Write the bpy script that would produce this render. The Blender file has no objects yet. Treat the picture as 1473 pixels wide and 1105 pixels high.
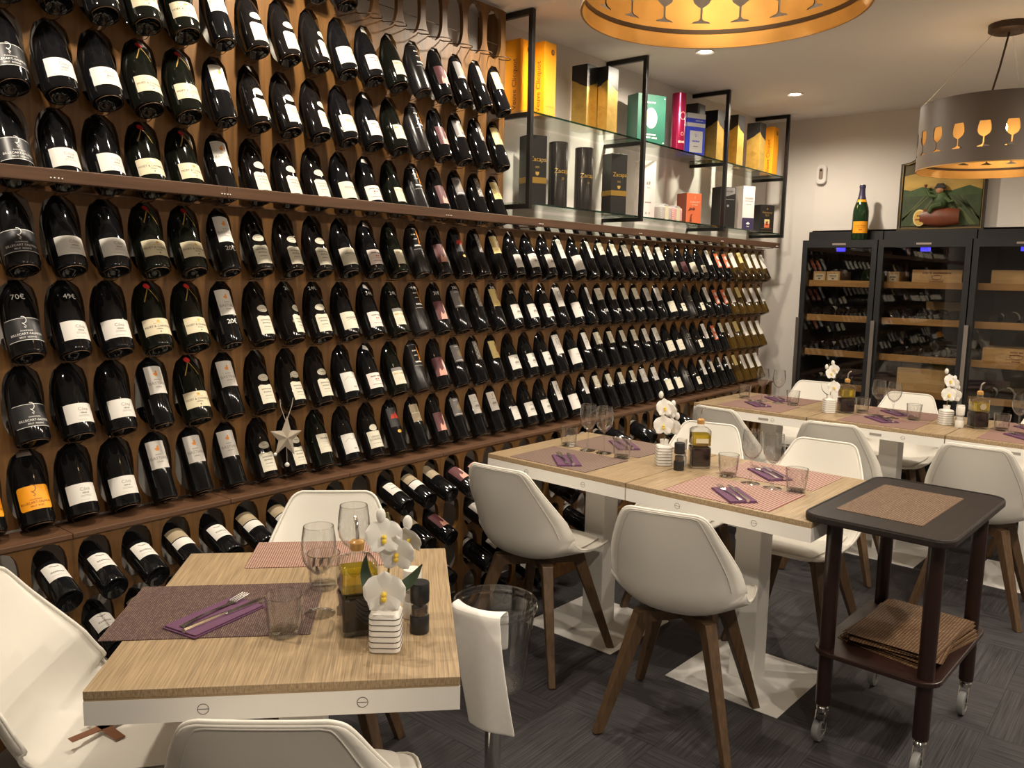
import bpy, bmesh, math, random
from mathutils import Matrix, Vector
from math import sin, cos, pi, radians
random.seed(11)
S = bpy.context.scene
COL = S.collection

# ------------------------------------------------------------------ camera
H = 1.5                                   # eye height in metres
FPX = 1191.47                             # focal length in pixels of the 1473 wide frame
YAW, PITCH, ROLL = radians(39.5575), radians(7.5632), radians(1.04815)
_f = Vector((cos(YAW)*cos(PITCH), sin(YAW)*cos(PITCH), -sin(PITCH)))
_r0 = Vector((sin(YAW), -cos(YAW), 0)); _u0 = _r0.cross(_f)
_r = cos(ROLL)*_r0 + sin(ROLL)*_u0; _u = cos(ROLL)*_u0 - sin(ROLL)*_r0
cam = bpy.data.cameras.new('camera'); camo = bpy.data.objects.new('camera', cam); COL.objects.link(camo)
cam.sensor_fit = 'HORIZONTAL'; cam.sensor_width = 36; cam.lens = FPX/1473*36; cam.clip_start = .02
camo.matrix_world = Matrix(((_r.x, _u.x, -_f.x, 0), (_r.y, _u.y, -_f.y, 0), (_r.z, _u.z, -_f.z, H), (0, 0, 0, 1)))
S.camera = camo
S.view_settings.view_transform = 'Standard'; S.view_settings.look = 'None'
S.view_settings.exposure = 0.26; S.view_settings.gamma = 1.0; S.view_settings.use_curve_mapping = False

# ------------------------------------------------------------------ light
world = bpy.data.worlds.new('world'); S.world = world; world.use_nodes = True
world.node_tree.nodes['Background'].inputs[0].default_value = (0, 0, 0, 1)      # closed room, lit by its lamps only
world.node_tree.nodes['Background'].inputs[1].default_value = 0
WARM = (1.0, .875, .705)
SPOT_W = 60.0          # each ceiling downlight
FLOOD_W = 56.0
BULB_W = 7.0
CEIL = 2.645
WALL_Y = 2.60; RACK_Y = 2.45; END_X = 6.10
# ceiling downlights: the row along the rack (two in the picture, one whose glow shows at its top edge, two further along),
# and the row on the open side of the room that lights the tables and the faces turned to it
DOWN = [(.45, 2.02), (1.62, 2.02), (2.82, 2.05), (4.02, 2.08), (5.24, 2.08), (.4, -.55), (1.6, -.55), (2.8, -.55), (4.0, -.55), (5.2, -.55)]
IN_VIEW = (3, 4)

# ------------------------------------------------------------------ materials
MATS = {}
def nodes(name):
    m = bpy.data.materials.new(name); m.use_nodes = True; MATS[name] = m
    nt = m.node_tree; return m, nt, nt.nodes['Principled BSDF']
def mat(name, col, rough=.5, metal=0., spec=.5, coat=0., var=0., scale=20., stretch=(1, 1, 1), bump=0., emit=0., trans=0., ecol=None, sss=0., obvar=0.):
    m, nt, p = nodes(name)
    c = (*col, 1)
    p.inputs['Base Color'].default_value = c
    p.inputs['Roughness'].default_value = rough; p.inputs['Metallic'].default_value = metal
    p.inputs['Specular IOR Level'].default_value = spec; p.inputs['Coat Weight'].default_value = coat
    p.inputs['Coat Roughness'].default_value = .04
    if trans: p.inputs['Transmission Weight'].default_value = trans
    if sss: p.inputs['Subsurface Weight'].default_value = sss; p.inputs['Subsurface Radius'].default_value = (.02, .015, .01)
    if emit:
        p.inputs['Emission Color'].default_value = (*(ecol or col), 1); p.inputs['Emission Strength'].default_value = emit
    if var or bump or obvar:
        tc = nt.nodes.new('ShaderNodeTexCoord'); mp = nt.nodes.new('ShaderNodeMapping'); nz = nt.nodes.new('ShaderNodeTexNoise')
        mp.inputs['Scale'].default_value = stretch; nz.inputs['Scale'].default_value = scale; nz.inputs['Detail'].default_value = 6
        oi = nt.nodes.new('ShaderNodeObjectInfo'); ad = nt.nodes.new('ShaderNodeVectorMath'); ad.operation = 'ADD'
        ml = nt.nodes.new('ShaderNodeMath'); ml.operation = 'MULTIPLY'; ml.inputs[1].default_value = 17
        nt.links.new(oi.outputs['Random'], ml.inputs[0]); nt.links.new(ml.outputs[0], ad.inputs[1])
        nt.links.new(tc.outputs['Object'], ad.inputs[0]); nt.links.new(ad.outputs[0], mp.inputs[0]); nt.links.new(mp.outputs[0], nz.inputs[0])
        if var or obvar:
            rp = nt.nodes.new('ShaderNodeValToRGB')
            rp.color_ramp.elements[0].position = .3; rp.color_ramp.elements[1].position = .7
            rp.color_ramp.elements[0].color = (*[max(0, x*(1-var)) for x in col], 1)
            rp.color_ramp.elements[1].color = (*[min(1, x*(1+var)) for x in col], 1)
            nt.links.new(nz.outputs['Fac'], rp.inputs[0])
            out = rp.outputs[0]
            if obvar:
                hs = nt.nodes.new('ShaderNodeHueSaturation'); mr = nt.nodes.new('ShaderNodeMapRange')
                mr.inputs['To Min'].default_value = 1-obvar; mr.inputs['To Max'].default_value = 1+obvar
                nt.links.new(oi.outputs['Random'], mr.inputs[0]); nt.links.new(mr.outputs[0], hs.inputs['Value']); nt.links.new(out, hs.inputs['Color']); out = hs.outputs[0]
            nt.links.new(out, p.inputs['Base Color'])
        if bump:
            b = nt.nodes.new('ShaderNodeBump'); b.inputs['Strength'].default_value = bump; b.inputs['Distance'].default_value = .002
            nt.links.new(nz.outputs['Fac'], b.inputs['Height']); nt.links.new(b.outputs[0], p.inputs['Normal'])
    return m
def woven(name, c1, c2, cm, scale, bw=.5, rh=.25, rot=0., bump=.6):
    m, nt, p = nodes(name)
    tc = nt.nodes.new('ShaderNodeTexCoord'); mp = nt.nodes.new('ShaderNodeMapping'); br = nt.nodes.new('ShaderNodeTexBrick')
    mp.inputs['Rotation'].default_value = (0, 0, rot); br.inputs['Scale'].default_value = scale
    br.inputs['Color1'].default_value = (*c1, 1); br.inputs['Color2'].default_value = (*c2, 1); br.inputs['Mortar'].default_value = (*cm, 1)
    br.inputs['Mortar Size'].default_value = rh*.16; br.inputs['Brick Width'].default_value = bw; br.inputs['Row Height'].default_value = rh
    b = nt.nodes.new('ShaderNodeBump'); b.inputs['Strength'].default_value = bump; b.inputs['Distance'].default_value = .001; b.invert = True
    nt.links.new(tc.outputs['Object'], mp.inputs[0]); nt.links.new(mp.outputs[0], br.inputs[0])
    nt.links.new(br.outputs['Color'], p.inputs['Base Color']); nt.links.new(br.outputs['Fac'], b.inputs['Height']); nt.links.new(b.outputs[0], p.inputs['Normal'])
    p.inputs['Roughness'].default_value = .6; p.inputs['Specular IOR Level'].default_value = .3
    return m
def stripes(name, c1, c2, scale, axis='X'):
    m, nt, p = nodes(name)
    tc = nt.nodes.new('ShaderNodeTexCoord'); w = nt.nodes.new('ShaderNodeTexWave'); rp = nt.nodes.new('ShaderNodeValToRGB')
    w.bands_direction = axis; w.inputs['Scale'].default_value = scale; w.inputs['Distortion'].default_value = 0
    rp.color_ramp.elements[0].position = .42; rp.color_ramp.elements[1].position = .58
    rp.color_ramp.elements[0].color = (*c1, 1); rp.color_ramp.elements[1].color = (*c2, 1)
    nt.links.new(tc.outputs['Object'], w.inputs[0]); nt.links.new(w.outputs['Fac'], rp.inputs[0]); nt.links.new(rp.outputs[0], p.inputs['Base Color'])
    p.inputs['Roughness'].default_value = .6
    return m
def thin_glass(name, tint, gloss=1.0, rough=.02, edge=1.0):
    """thin clear sheet: straight-through light plus Schlick reflection, the same from both sides"""
    m, nt, p = nodes(name); nt.nodes.remove(p)
    N = nt.nodes.new; L = nt.links.new
    tr = N('ShaderNodeBsdfTransparent'); gl = N('ShaderNodeBsdfGlossy'); mx = N('ShaderNodeMixShader'); lw = N('ShaderNodeLayerWeight')
    lw.inputs['Blend'].default_value = .5
    pw = N('ShaderNodeMath'); pw.operation = 'POWER'; pw.inputs[1].default_value = 4.0
    ml = N('ShaderNodeMath'); ml.operation = 'MULTIPLY_ADD'; ml.inputs[1].default_value = .75*gloss; ml.inputs[2].default_value = .045*gloss; ml.use_clamp = True
    cr = N('ShaderNodeValToRGB'); cr.color_ramp.elements[0].position = .45; cr.color_ramp.elements[1].position = 1.0
    cr.color_ramp.elements[0].color = (*tint, 1); cr.color_ramp.elements[1].color = (*[c*edge for c in tint], 1)
    L(lw.outputs['Facing'], cr.inputs[0]); L(cr.outputs[0], tr.inputs[0]); gl.inputs['Roughness'].default_value = rough
    L(lw.outputs['Facing'], pw.inputs[0]); L(pw.outputs[0], ml.inputs[0]); L(ml.outputs[0], mx.inputs[0])
    L(tr.outputs[0], mx.inputs[1]); L(gl.outputs[0], mx.inputs[2]); L(mx.outputs[0], nt.nodes['Material Output'].inputs[0])
    return m
mat('plaster', (.70, .66, .62), .85, var=.03, scale=3, bump=.05)
mat('ceiling', (.76, .73, .70), .9)
mat('carpet_x', (.040, .037, .041), .62, spec=.35, var=.62, scale=9, stretch=(.5, 26, 1), bump=.35, obvar=.07)
mat('carpet_y', (.040, .037, .041), .62, spec=.35, var=.62, scale=9, stretch=(26, .5, 1), bump=.35, obvar=.07)
mat('subfloor', (.035, .033, .036), .8)
mat('rack_wood', (.145, .068, .0185), .45, spec=.4, var=.30, scale=6, stretch=(9, 9, .7), bump=.08, obvar=.06)
mat('rail_wood', (.105, .050, .024), .5, var=.22, scale=8, stretch=(.6, 9, 9), bump=.08)
mat('wire', (.07, .036, .015), .45, metal=.4)
mat('glass_black', (.006, .006, .007), .055, spec=.36)
mat('glass_green', (.006, .007, .005), .06, spec=.36)
mat('glass_red', (.007, .006, .006), .055, spec=.36)
mat('glass_mag', (.008, .030, .010), .06, spec=.55)
mat('glass_matte', (.016, .015, .016), .22, spec=.5)
mat('glass_gold', (.10, .056, .008), .06, spec=.6, trans=.3)
mat('paper', (.70, .675, .64), .6)
mat('paper_cream', (.66, .59, .42), .6)
mat('paper_ivory', (.68, .645, .53), .6)
mat('paper_yellow', (.72, .58, .25), .6)
mat('paper_orange', (.90, .355, .008), .5)
mat('paper_black', (.022, .022, .025), .4)
mat('paper_grey', (.20, .19, .19), .5)
mat('paper_tan', (.36, .29, .19), .5)
mat('paper_plum', (.105, .028, .035), .5)
mat('paper_pink', (.66, .33, .26), .55)
mat('paper_blush', (.80, .70, .66), .55)
mat('paper_red', (.60, .045, .022), .5)
mat('paper_flame', (.72, .16, .06), .5)
mat('print_grey', (.30, .28, .25), .6)
mat('print_dark', (.10, .085, .07), .6)
mat('print_black', (.02, .018, .016), .5)
mat('print_white', (.85, .84, .82), .5)
mat('print_gold', (.62, .40, .10), .35, metal=.6)
mat('print_orange', (.80, .28, .03), .5)
mat('print_red', (.55, .03, .03), .4)
mat('print_brown', (.16, .04, .02), .5)
mat('chalk', (.88, .88, .86), .7)
mat('oak', (.345, .250, .148), .42, spec=.4, var=.36, scale=8, stretch=(1.0, 40, 12), bump=.12)
mat('oak_edge', (.345, .250, .148), .5, var=.2, scale=8, stretch=(2, 2, 12))
mat('white_paint', (.80, .78, .75), .42, spec=.4)
mat('shell', (.78, .75, .69), .42, spec=.4, var=.015, scale=4)
mat('leg_wood', (.098, .056, .028), .45, var=.28, scale=7, stretch=(14, 14, .9), bump=.1)
mat('patch', (.20, .075, .03), .6)
mat('black_metal', (.012, .011, .011), .35, metal=.3)
mat('black_wood', (.016, .011, .010), .5, spec=.3, var=.25, scale=6, stretch=(1, 14, 6))
mat('leg_brown', (.022, .009, .007), .30, spec=.5)
mat('chrome', (.75, .73, .70), .10, metal=1)
mat('steel', (.74, .72, .70), .20, metal=1)
mat('brushed', (.42, .40, .38), .32, metal=1)
mat('rubber', (.20, .20, .20), .55)
mat('linen', (.82, .80, .77), .85, bump=.12, scale=60, var=.02)
mat('napkin', (.115, .042, .098), .75, bump=.15, scale=80)
mat('ceramic', (.78, .75, .70), .35)
mat('line_dark', (.05, .04, .035), .5)
mat('petal', (.76, .74, .70), .6, sss=.10)
mat('lip', (.78, .55, .05), .5)
mat('leaf', (.022, .042, .020), .4, spec=.45)
mat('stem', (.16, .14, .04), .5)
mat('plastic_black', (.014, .014, .015), .35)
mat('pepper', (.05, .03, .02), .6, var=.6, scale=200)
mat('vinegar', (.010, .004, .003), .25, spec=.2)
mat('cork', (.55, .30, .08), .5)
mat('amber', (.46, .25, .075), .25)
mat('gold_leaf', (.60, .345, .105), .45, metal=.5, var=.24, scale=5, bump=.10)
mat('shade_grey', (.17, .135, .11), .45, spec=.4)
mat('lamp_dark', (.06, .035, .022), .45, metal=.3)
mat('lamp_emit', (1, .9, .75), emit=22, ecol=(1, .88, .68))
mat('bulb_emit', (1, .85, .6), emit=40, ecol=(1, .78, .45))
mat('gift_gold', (.55, .36, .09), .30, metal=.55, var=.12, scale=30)
mat('gift_gold_line', (.33, .20, .04), .4, metal=.5)
mat('gift_black', (.016, .015, .015), .35)
mat('gift_green', (.018, .105, .070), .45)
mat('gift_green_dark', (.012, .05, .036), .45)
mat('gift_magenta', (.26, .010, .05), .22, metal=.5)
mat('gift_blue', (.02, .035, .36), .35)
mat('gift_silver', (.50, .50, .50), .35, metal=.5)
mat('gift_pink', (.78, .68, .66), .5)
mat('gift_navy', (.04, .03, .08), .4)
mat('gift_tube', (.05, .045, .042), .22, metal=.6)
mat('fridge_black', (.014, .015, .017), .38)
mat('fridge_inside', (.014, .012, .010), .7)
mat('shelf_wood', (.40, .22, .070), .5, var=.15, scale=6, stretch=(8, .8, 8))
mat('crate_wood', (.55, .36, .15), .6, var=.14, scale=6, stretch=(6, .8, 8))
mat('display_blue', (.02, .02, .5), .4, emit=1.6, ecol=(.06, .05, 1))
mat('badge', (.5, .42, .38), .3, metal=.7)
mat('pale_plastic', (.72, .70, .67), .45)
mat('pic_frame', (.030, .022, .015), .35)
mat('pic_gold', (.32, .22, .07), .4, metal=.5)
mat('pic_sky', (.42, .27, .06), .6, var=.35, scale=4, stretch=(1, 1, 3))
mat('pic_dusk', (.10, .075, .03), .6, var=.4, scale=5)
mat('pic_hill', (.05, .09, .025), .6, var=.3, scale=12)
mat('pic_field', (.035, .055, .018), .6, var=.25, scale=20)
mat('pic_row', (.085, .105, .035), .6)
mat('pic_barrel', (.15, .04, .017), .35, var=.25, scale=14)
mat('pic_skin', (.42, .20, .10), .5)
mat('star_wood', (.36, .31, .25), .6, var=.12, scale=20)
thin_glass('glass_clear', (.99, .99, .988), 1.7, edge=.84)
thin_glass('glass_stem', (.98, .98, .978), 2.6, edge=.95)
thin_glass('glass_cut', (.995, .995, .994), 2.6)
thin_glass('glass_shelf', (.90, .945, .92), 1.1)
thin_glass('glass_door', (.86, .85, .84), 1.2)
thin_glass('acrylic', (.98, .98, .985), 1.8, edge=.8)
mat('oil', (.62, .46, .012), .05, trans=.75, spec=.5)
thin_glass('green_edge', (.10, .32, .24), 1.0)
woven('mat_brown', (.115, .068, .062), (.20, .135, .105), (.035, .018, .020), 1, .011, .0045, .0)
woven('mat_red', (.24, .085, .070), (.17, .050, .050), (.50, .38, .29), 1, .009, .006, .0)
stripes('mat_stripe_brown', (.075, .036, .038), (.29, .205, .155), 31, 'Y')
stripes('mat_stripe_red', (.24, .060, .062), (.44, .335, .265), 29, 'Y')
stripes('mat_stripe_far', (.20, .105, .095), (.30, .19, .15), 40, 'Y')
woven('mat_trolley', (.20, .140, .088), (.15, .095, .058), (.075, .035, .025), 1, .020, .0075, .0)
woven('mat_stack', (.22, .13, .065), (.16, .085, .04), (.045, .022, .012), 1, .014, .009, .0)

# ------------------------------------------------------------------ mesh helpers
class MB:
    def __init__(s): s.v = []; s.f = []
    def add(s, vs, fs):
        o = len(s.v); s.v += [tuple(v) for v in vs]; s.f += [tuple(i+o for i in f) for f in fs]; return s
    def box(s, x0, x1, y0, y1, z0, z1, M=None):
        vs = [Vector((x, y, z)) for z in (z0, z1) for y in (y0, y1) for x in (x0, x1)]
        if M: vs = [M @ v for v in vs]
        return s.add(vs, [(0, 2, 3, 1), (4, 5, 7, 6), (0, 1, 5, 4), (2, 6, 7, 3), (0, 4, 6, 2), (1, 3, 7, 5)])
    def lathe(s, prof, n=24, o=(0, 0, 0), close=False):
        vs = []; fs = []; m = len(prof)
        for i in range(n):
            a = 2*pi*i/n
            for r, z in prof: vs.append((o[0]+r*cos(a), o[1]+r*sin(a), o[2]+z))
        for i in range(n):
            j = (i+1) % n
            for k in range(m-1): fs.append((i*m+k, j*m+k, j*m+k+1, i*m+k+1))
            if close: fs.append((i*m+m-1, j*m+m-1, j*m, i*m))
        return s.add(vs, fs)
    def tube(s, pts, r, n=8, cap=True, closed=False):
        pts = [Vector(p) for p in pts]; m = len(pts); vs = []; fs = []
        rs = r if isinstance(r, (list, tuple)) else [r]*m
        nrm = None
        for i, p in enumerate(pts):
            if closed: t = (pts[(i+1) % m]-pts[i-1]).normalized()
            else: t = (pts[min(i+1, m-1)]-pts[max(i-1, 0)]).normalized()
            if nrm is None:
                nrm = t.cross(Vector((0, 0, 1)) if abs(t.z) < .9 else Vector((1, 0, 0))).normalized()
            nrm = (nrm - t*nrm.dot(t)).normalized(); b = t.cross(nrm)
            for k in range(n):
                a = 2*pi*k/n+pi/n
                vs.append(p+rs[i]*(cos(a)*nrm+sin(a)*b))
        for i in range(m if closed else m-1):
            j = (i+1) % m
            for k in range(n): fs.append((i*n+k, i*n+(k+1) % n, j*n+(k+1) % n, j*n+k))
        if cap and not closed: fs += [tuple(range(n))[::-1], tuple(range((m-1)*n, m*n))]
        return s.add(vs, fs)
    def prism(s, out, a0, a1, plane='XY', M=None):
        n = len(out)
        P = {'XY': lambda p, a: (p[0], p[1], a), 'XZ': lambda p, a: (p[0], a, p[1]), 'YZ': lambda p, a: (a, p[0], p[1])}[plane]
        vs = [Vector(P(p, a)) for a in (a0, a1) for p in out]
        if M: vs = [M @ v for v in vs]
        return s.add(vs, [tuple(range(n))[::-1], tuple(range(n, 2*n))]+[(i, (i+1) % n, n+(i+1) % n, n+i) for i in range(n)])
    def grid(s, fn, nu, nv):
        vs = [fn(i/nu, j/nv) for j in range(nv+1) for i in range(nu+1)]
        return s.add(vs, [(j*(nu+1)+i, j*(nu+1)+i+1, (j+1)*(nu+1)+i+1, (j+1)*(nu+1)+i) for j in range(nv) for i in range(nu)])
    def sphere(s, c, r, n=12, m=8, sc=(1, 1, 1)):
        return s.grid(lambda u, v: (c[0]+r*sc[0]*sin(pi*v)*cos(2*pi*u), c[1]+r*sc[1]*sin(pi*v)*sin(2*pi*u), c[2]+r*sc[2]*cos(pi*v)), n, m)
    def mesh(s, name, m, smooth=False, bevel=0., weld=True, seg=2, angle=40):
        me = bpy.data.meshes.new(name); me.from_pydata(s.v, [], s.f)
        bm = bmesh.new(); bm.from_mesh(me)
        if weld: bmesh.ops.remove_doubles(bm, verts=bm.verts, dist=1e-5)
        bmesh.ops.recalc_face_normals(bm, faces=bm.faces)
        if bevel:
            es = [e for e in bm.edges if len(e.link_faces) == 2 and e.calc_face_angle(0) > radians(30)]
            bmesh.ops.bevel(bm, geom=es, offset=bevel, segments=seg, affect='EDGES', profile=.5)
        if smooth:
            for f in bm.faces: f.smooth = True
            for e in bm.edges:
                if len(e.link_faces) == 2 and e.calc_face_angle(0) > radians(angle): e.smooth = False
        bm.to_mesh(me); bm.free()
        me.materials.append(MATS[m]); return me
    def build(s, name, m, parent=None, smooth=False, bevel=0., **k):
        return link(name, s.mesh(name, m, smooth, bevel, **k), parent)
def link(name, me, parent=None):
    o = bpy.data.objects.new(name, me); COL.objects.link(o)
    if parent: o.parent = parent
    return o
def empty(name, loc=(0, 0, 0), rz=0.):
    o = bpy.data.objects.new(name, None); COL.objects.link(o); o.location = loc; o.rotation_euler = (0, 0, rz)
    o.empty_display_size = .05; return o
def tag(o, label, cat, group=None):
    o['label'] = label; o['category'] = cat
    if group: o['group'] = group
    return o
def struct(o): o['kind'] = 'structure'; return o
def place(o, loc, rz=0.): o.location = loc; o.rotation_euler = (0, 0, rz); return o
def copy_tree(o, parent=None):
    c = o.copy(); COL.objects.link(c); c.parent = parent
    for ch in list(o.children): copy_tree(ch, c)
    return c
def seg_ellipse(a, b, n, c=(0, 0)): return [(c[0]+a*cos(2*pi*i/n), c[1]+b*sin(2*pi*i/n)) for i in range(n)]
def rrect(w, h, r, n=4, c=(0, 0)):
    out = []
    for cx, cy, a0 in ((w/2-r, h/2-r, 0), (-w/2+r, h/2-r, 90), (-w/2+r, -h/2+r, 180), (w/2-r, -h/2+r, 270)):
        for i in range(n+1):
            a = radians(a0+90*i/n); out.append((c[0]+cx+r*cos(a), c[1]+cy+r*sin(a)))
    return out
ONES = ['', 'first', 'second', 'third', 'fourth', 'fifth', 'sixth', 'seventh', 'eighth', 'ninth', 'tenth', 'eleventh', 'twelfth', 'thirteenth',
        'fourteenth', 'fifteenth', 'sixteenth', 'seventeenth', 'eighteenth', 'nineteenth']
def nth(n):
    if n < 20: return ONES[n]
    t, o = divmod(n, 10); w = {2: ('twentieth', 'twenty'), 3: ('thirtieth', 'thirty'), 4: ('fortieth', 'forty')}[t]
    return w[0] if o == 0 else w[1]+'-'+ONES[o]
_txt = {}
def text_geo(s, size, align='CENTER'):
    """flat lettering as (verts2d, faces), centred"""
    k = (s, size, align)
    if s[0] == '~' and k not in _txt:          # print too small to read in the photograph: a row of letter-like ticks
        vs, fs, x = [], [], 0.
        for i, ch in enumerate(s[1:]):
            w_ = size*(.30+.16*((i*7+len(s)) % 3)/2); h_ = size*(.22+.10*((i*5+len(s)) % 3)/2)
            if ch != ' ':
                b_ = len(vs); vs += [(x, -size*.26), (x+w_, -size*.26), (x+w_, h_), (x, h_)]; fs.append((b_, b_+1, b_+2, b_+3))
            x += w_+size*.12
        _txt[k] = ([(a-x/2, b) for a, b in vs], fs)
    if k not in _txt:
        cu = bpy.data.curves.new('lettering', 'FONT'); cu.body = s; cu.size = size; cu.align_x = align; cu.align_y = 'CENTER'; cu.resolution_u = 2
        o = bpy.data.objects.new('lettering', cu); COL.objects.link(o)
        bpy.context.view_layer.update()
        me = bpy.data.meshes.new_from_object(o)
        _txt[k] = ([(v.co.x, v.co.y) for v in me.vertices], [tuple(p.vertices) for p in me.polygons])
        bpy.data.objects.remove(o); bpy.data.curves.remove(cu); bpy.data.meshes.remove(me)
    return _txt[k]
def flat_text(name, s, size, m, parent, fn):
    """lettering on a flat face; fn maps (x, y) of the text to local 3D"""
    v, f = text_geo(s, size); mb = MB(); mb.add([fn(x, y) for x, y in v], f)
    return mb.build(name, m, parent, weld=False)

# ------------------------------------------------------------------ the room
def slab(name, x0, x1, y0, y1, z0, z1, m):
    return struct(MB().box(x0, x1, y0, y1, z0, z1).build(name, m))
floor = slab('floor', -2.3, 6.75, -3.3, 2.7, -.12, -.005, 'subfloor')
slab('ceiling', -2.3, 6.75, -3.3, 2.7, CEIL, CEIL+.1, 'ceiling')
slab('wall_left', -2.3, 6.1, WALL_Y, 2.7, -.005, CEIL, 'plaster')
slab('wall_right', -2.3, 6.75, -3.3, -3.2, -.005, CEIL, 'plaster')
slab('wall_back', -2.3, -2.2, -3.2, WALL_Y, -.005, CEIL, 'plaster')
NICHE = (2.232, .45, 1.852)     # fridge recess: left side, right side, top
we = slab('wall_end', END_X, 6.75, NICHE[0], 2.7, -.005, CEIL, 'plaster')
MB().box(END_X, 6.75, NICHE[1], NICHE[0], NICHE[2], CEIL).build('wall_lintel', 'plaster', we)
MB().box(END_X, 6.75, -3.2, NICHE[1], -.005, CEIL).build('wall_pier', 'plaster', we)
MB().box(6.68, 6.75, NICHE[1], NICHE[0], -.005, NICHE[2]).build('niche_back', 'plaster', we)
T = .4
tiles = [MB().box(-T/2+.0004, T/2-.0004, -T/2+.0004, T/2-.0004, -.006, 0).mesh('floor_tile', m) for m in ('carpet_x', 'carpet_y')]
for i in range(-3, 10):
    for j in range(-6, 2):
        x, y = 2.23+T*(i+.5), 1.62+T*(j+.5)
        if x > 6.05 and y > .4: continue
        o = link('floor_tile', tiles[(i+j) % 2], floor); o.location = (x, y, 0)

# ceiling downlights
_ring = MB().lathe([(.030, .001), (.047, -.006), (.050, -.002), (.050, .0)], 24).mesh('bezel', 'white_paint', True)
_disc = MB().add([(.031*cos(2*pi*k/20), .031*sin(2*pi*k/20), -.0015) for k in range(20)], [tuple(range(20))]).mesh('diffuser', 'lamp_emit')
for k, (x, y) in enumerate(DOWN):
    where = {3: 'above the shelf of gift boxes', 4: 'above the corner by the fridges', 2: 'between the first pendant lamp and the rack'}.get(k, ('over the rack, %s of its row' % nth(k+1)) if y > 1 else ('over the aisle, %s of its row' % nth(k-4)))
    t = tag(empty('downlight', (x, y, CEIL)), 'small round recessed ceiling downlight '+where, 'downlight', 'ceiling downlights')
    off = '' if k in IN_VIEW else '_%s_offscreen' % nth(k+1)
    link('bezel', _ring, t); link('diffuser'+off, _disc, t)
    L = bpy.data.lights.new('downlight_beam', 'SPOT'); L.energy = SPOT_W if y > 1.9 else FLOOD_W*1.6
    L.color = WARM; L.spot_size = radians(166); L.spot_blend = .55; L.shadow_soft_size = .035
    lo = bpy.data.objects.new('downlight_beam'+off, L); COL.objects.link(lo); lo.location = (0, 0, -.012); lo.parent = t

# ------------------------------------------------------------------ bottle rack
PITCH_X = .4830; CW = PITCH_X/4; RH = .2312
PANEL_X0 = .931                       # seam between the first two panels
LOW_Z0, LOW_Z1 = .778, .778+4*RH      # lower bank of holes, then the upper bank
UP_Z1 = LOW_Z1+4*RH
def col_x(c): return PANEL_X0+CW*(c-.5)           # column 1 is the first of the panel after that seam
def row_apex(r): return LOW_Z1-.012-RH*r           # r = 0..3 below the rail, -1..-4 above it
def board(cols, rows, w, h, a, bt, bb, apex, t=.018, skip=()):
    """panel with arched holes: front at y=0, back at y=t, origin at bottom left"""
    mb = MB()
    for i in range(cols):
        for j in range(rows):
            x0, z0 = i*w, j*h; cx = x0+w/2; cz = z0+h-apex-bt
            ang = sorted([2*pi*k/26 for k in range(26)]+[math.atan2(zz-cz, xx-cx) % (2*pi) for xx in (x0, x0+w) for zz in (z0, z0+h)])
            ins, outs = [], []
            for q in ang:
                c, s = cos(q), sin(q); b = bt if s > 0 else bb
                e = 2.8 if s > 0 else 2.0; rr = 1/((abs(c)/a)**e+(abs(s)/b)**e)**(1/e); ins.append((cx+rr*c, cz+rr*s))
                k = min([(x0+w-cx)/c if c > 1e-9 else 9, (x0-cx)/c if c < -1e-9 else 9, (z0+h-cz)/s if s > 1e-9 else 9, (z0-cz)/s if s < -1e-9 else 9])
                outs.append((cx+k*c, cz+k*s))
            n = len(ang)
            vs = [(x, y, z) for y in (0, t) for ring in (ins, outs) for x, z in ring]
            fs = []
            for k in range(n):
                l = (k+1) % n
                fs += [(k, l, n+l, n+k), (2*n+k, 3*n+k, 3*n+l, 2*n+l), (k, 2*n+k, 2*n+l, l)]
            mb.add(vs, fs)
    W, Hh = cols*w, rows*h
    mb.add([(0, 0, 0), (0, t, 0), (0, t, Hh), (0, 0, Hh), (W, 0, 0), (W, t, 0), (W, t, Hh), (W, 0, Hh)], [(0, 1, 2, 3), (4, 7, 6, 5), (3, 2, 6, 7), (0, 4, 5, 1)])
    return mb
rack = tag(empty('wine_rack', (0, RACK_Y, 0)), 'long brown wooden wall rack of arched bottle holes with ledge and rail', 'wine rack')
wide = board(4, 4, CW, RH, .0550, .124, .086, .010).mesh('hole_panel', 'rack_wood')
slim = board(4, 4, CW, RH, .0470, .122, .082, .010).mesh('hole_panel', 'rack_wood')
base_panel = board(4, 4, CW, .176, .047, .085, .070, .006).mesh('arch_panel', 'rack_wood')
# how each bottle shape sits in its hole: tilt from upright, base centre in front of the panel, below the apex
SIT = {'bord': (27, .062, .203), 'slim': (27, .062, .203), 'burg': (27, .060, .2015), 'champ': (28, .058, .2055)}
def loop_mesh(shape, R, w=.012, drop=.0045):
    tl, y0, _ = SIT[shape]; t_ = math.tan(radians(tl))
    yb = -y0+R*.86; pts = [(-w, .004), (-w, -.006), (-w*1.2, yb), (-w*1.5, -y0+R*.45)]+[((R-.008)*sin(a), -y0-(R-.006)*cos(a)) for a in [radians(q) for q in range(-80, 81, 20)]]+[(w*1.5, -y0+R*.45), (w*1.2, yb), (w, -.006), (w, .004)]
    low = -R*sin(radians(tl))-drop
    return MB().tube([(x, y, max(low, -(y+y0)*t_-drop)) for x, y in pts], .0011, 5).mesh('wire_loop', 'wire', True)
LOOPS = {'bord': loop_mesh('bord', .0370), 'slim': loop_mesh('bord', .0370), 'burg': loop_mesh('burg', .0403), 'champ': loop_mesh('champ', .0450)}
_y = [(-.030, .012, .015), (-.036, -.012, .004)]+[(.038*sin(a), -.048-.034*cos(a), -.004) for a in [radians(q) for q in range(-80, 81, 20)]]+[(.036, -.012, .004), (.030, .012, .015)]
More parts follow.
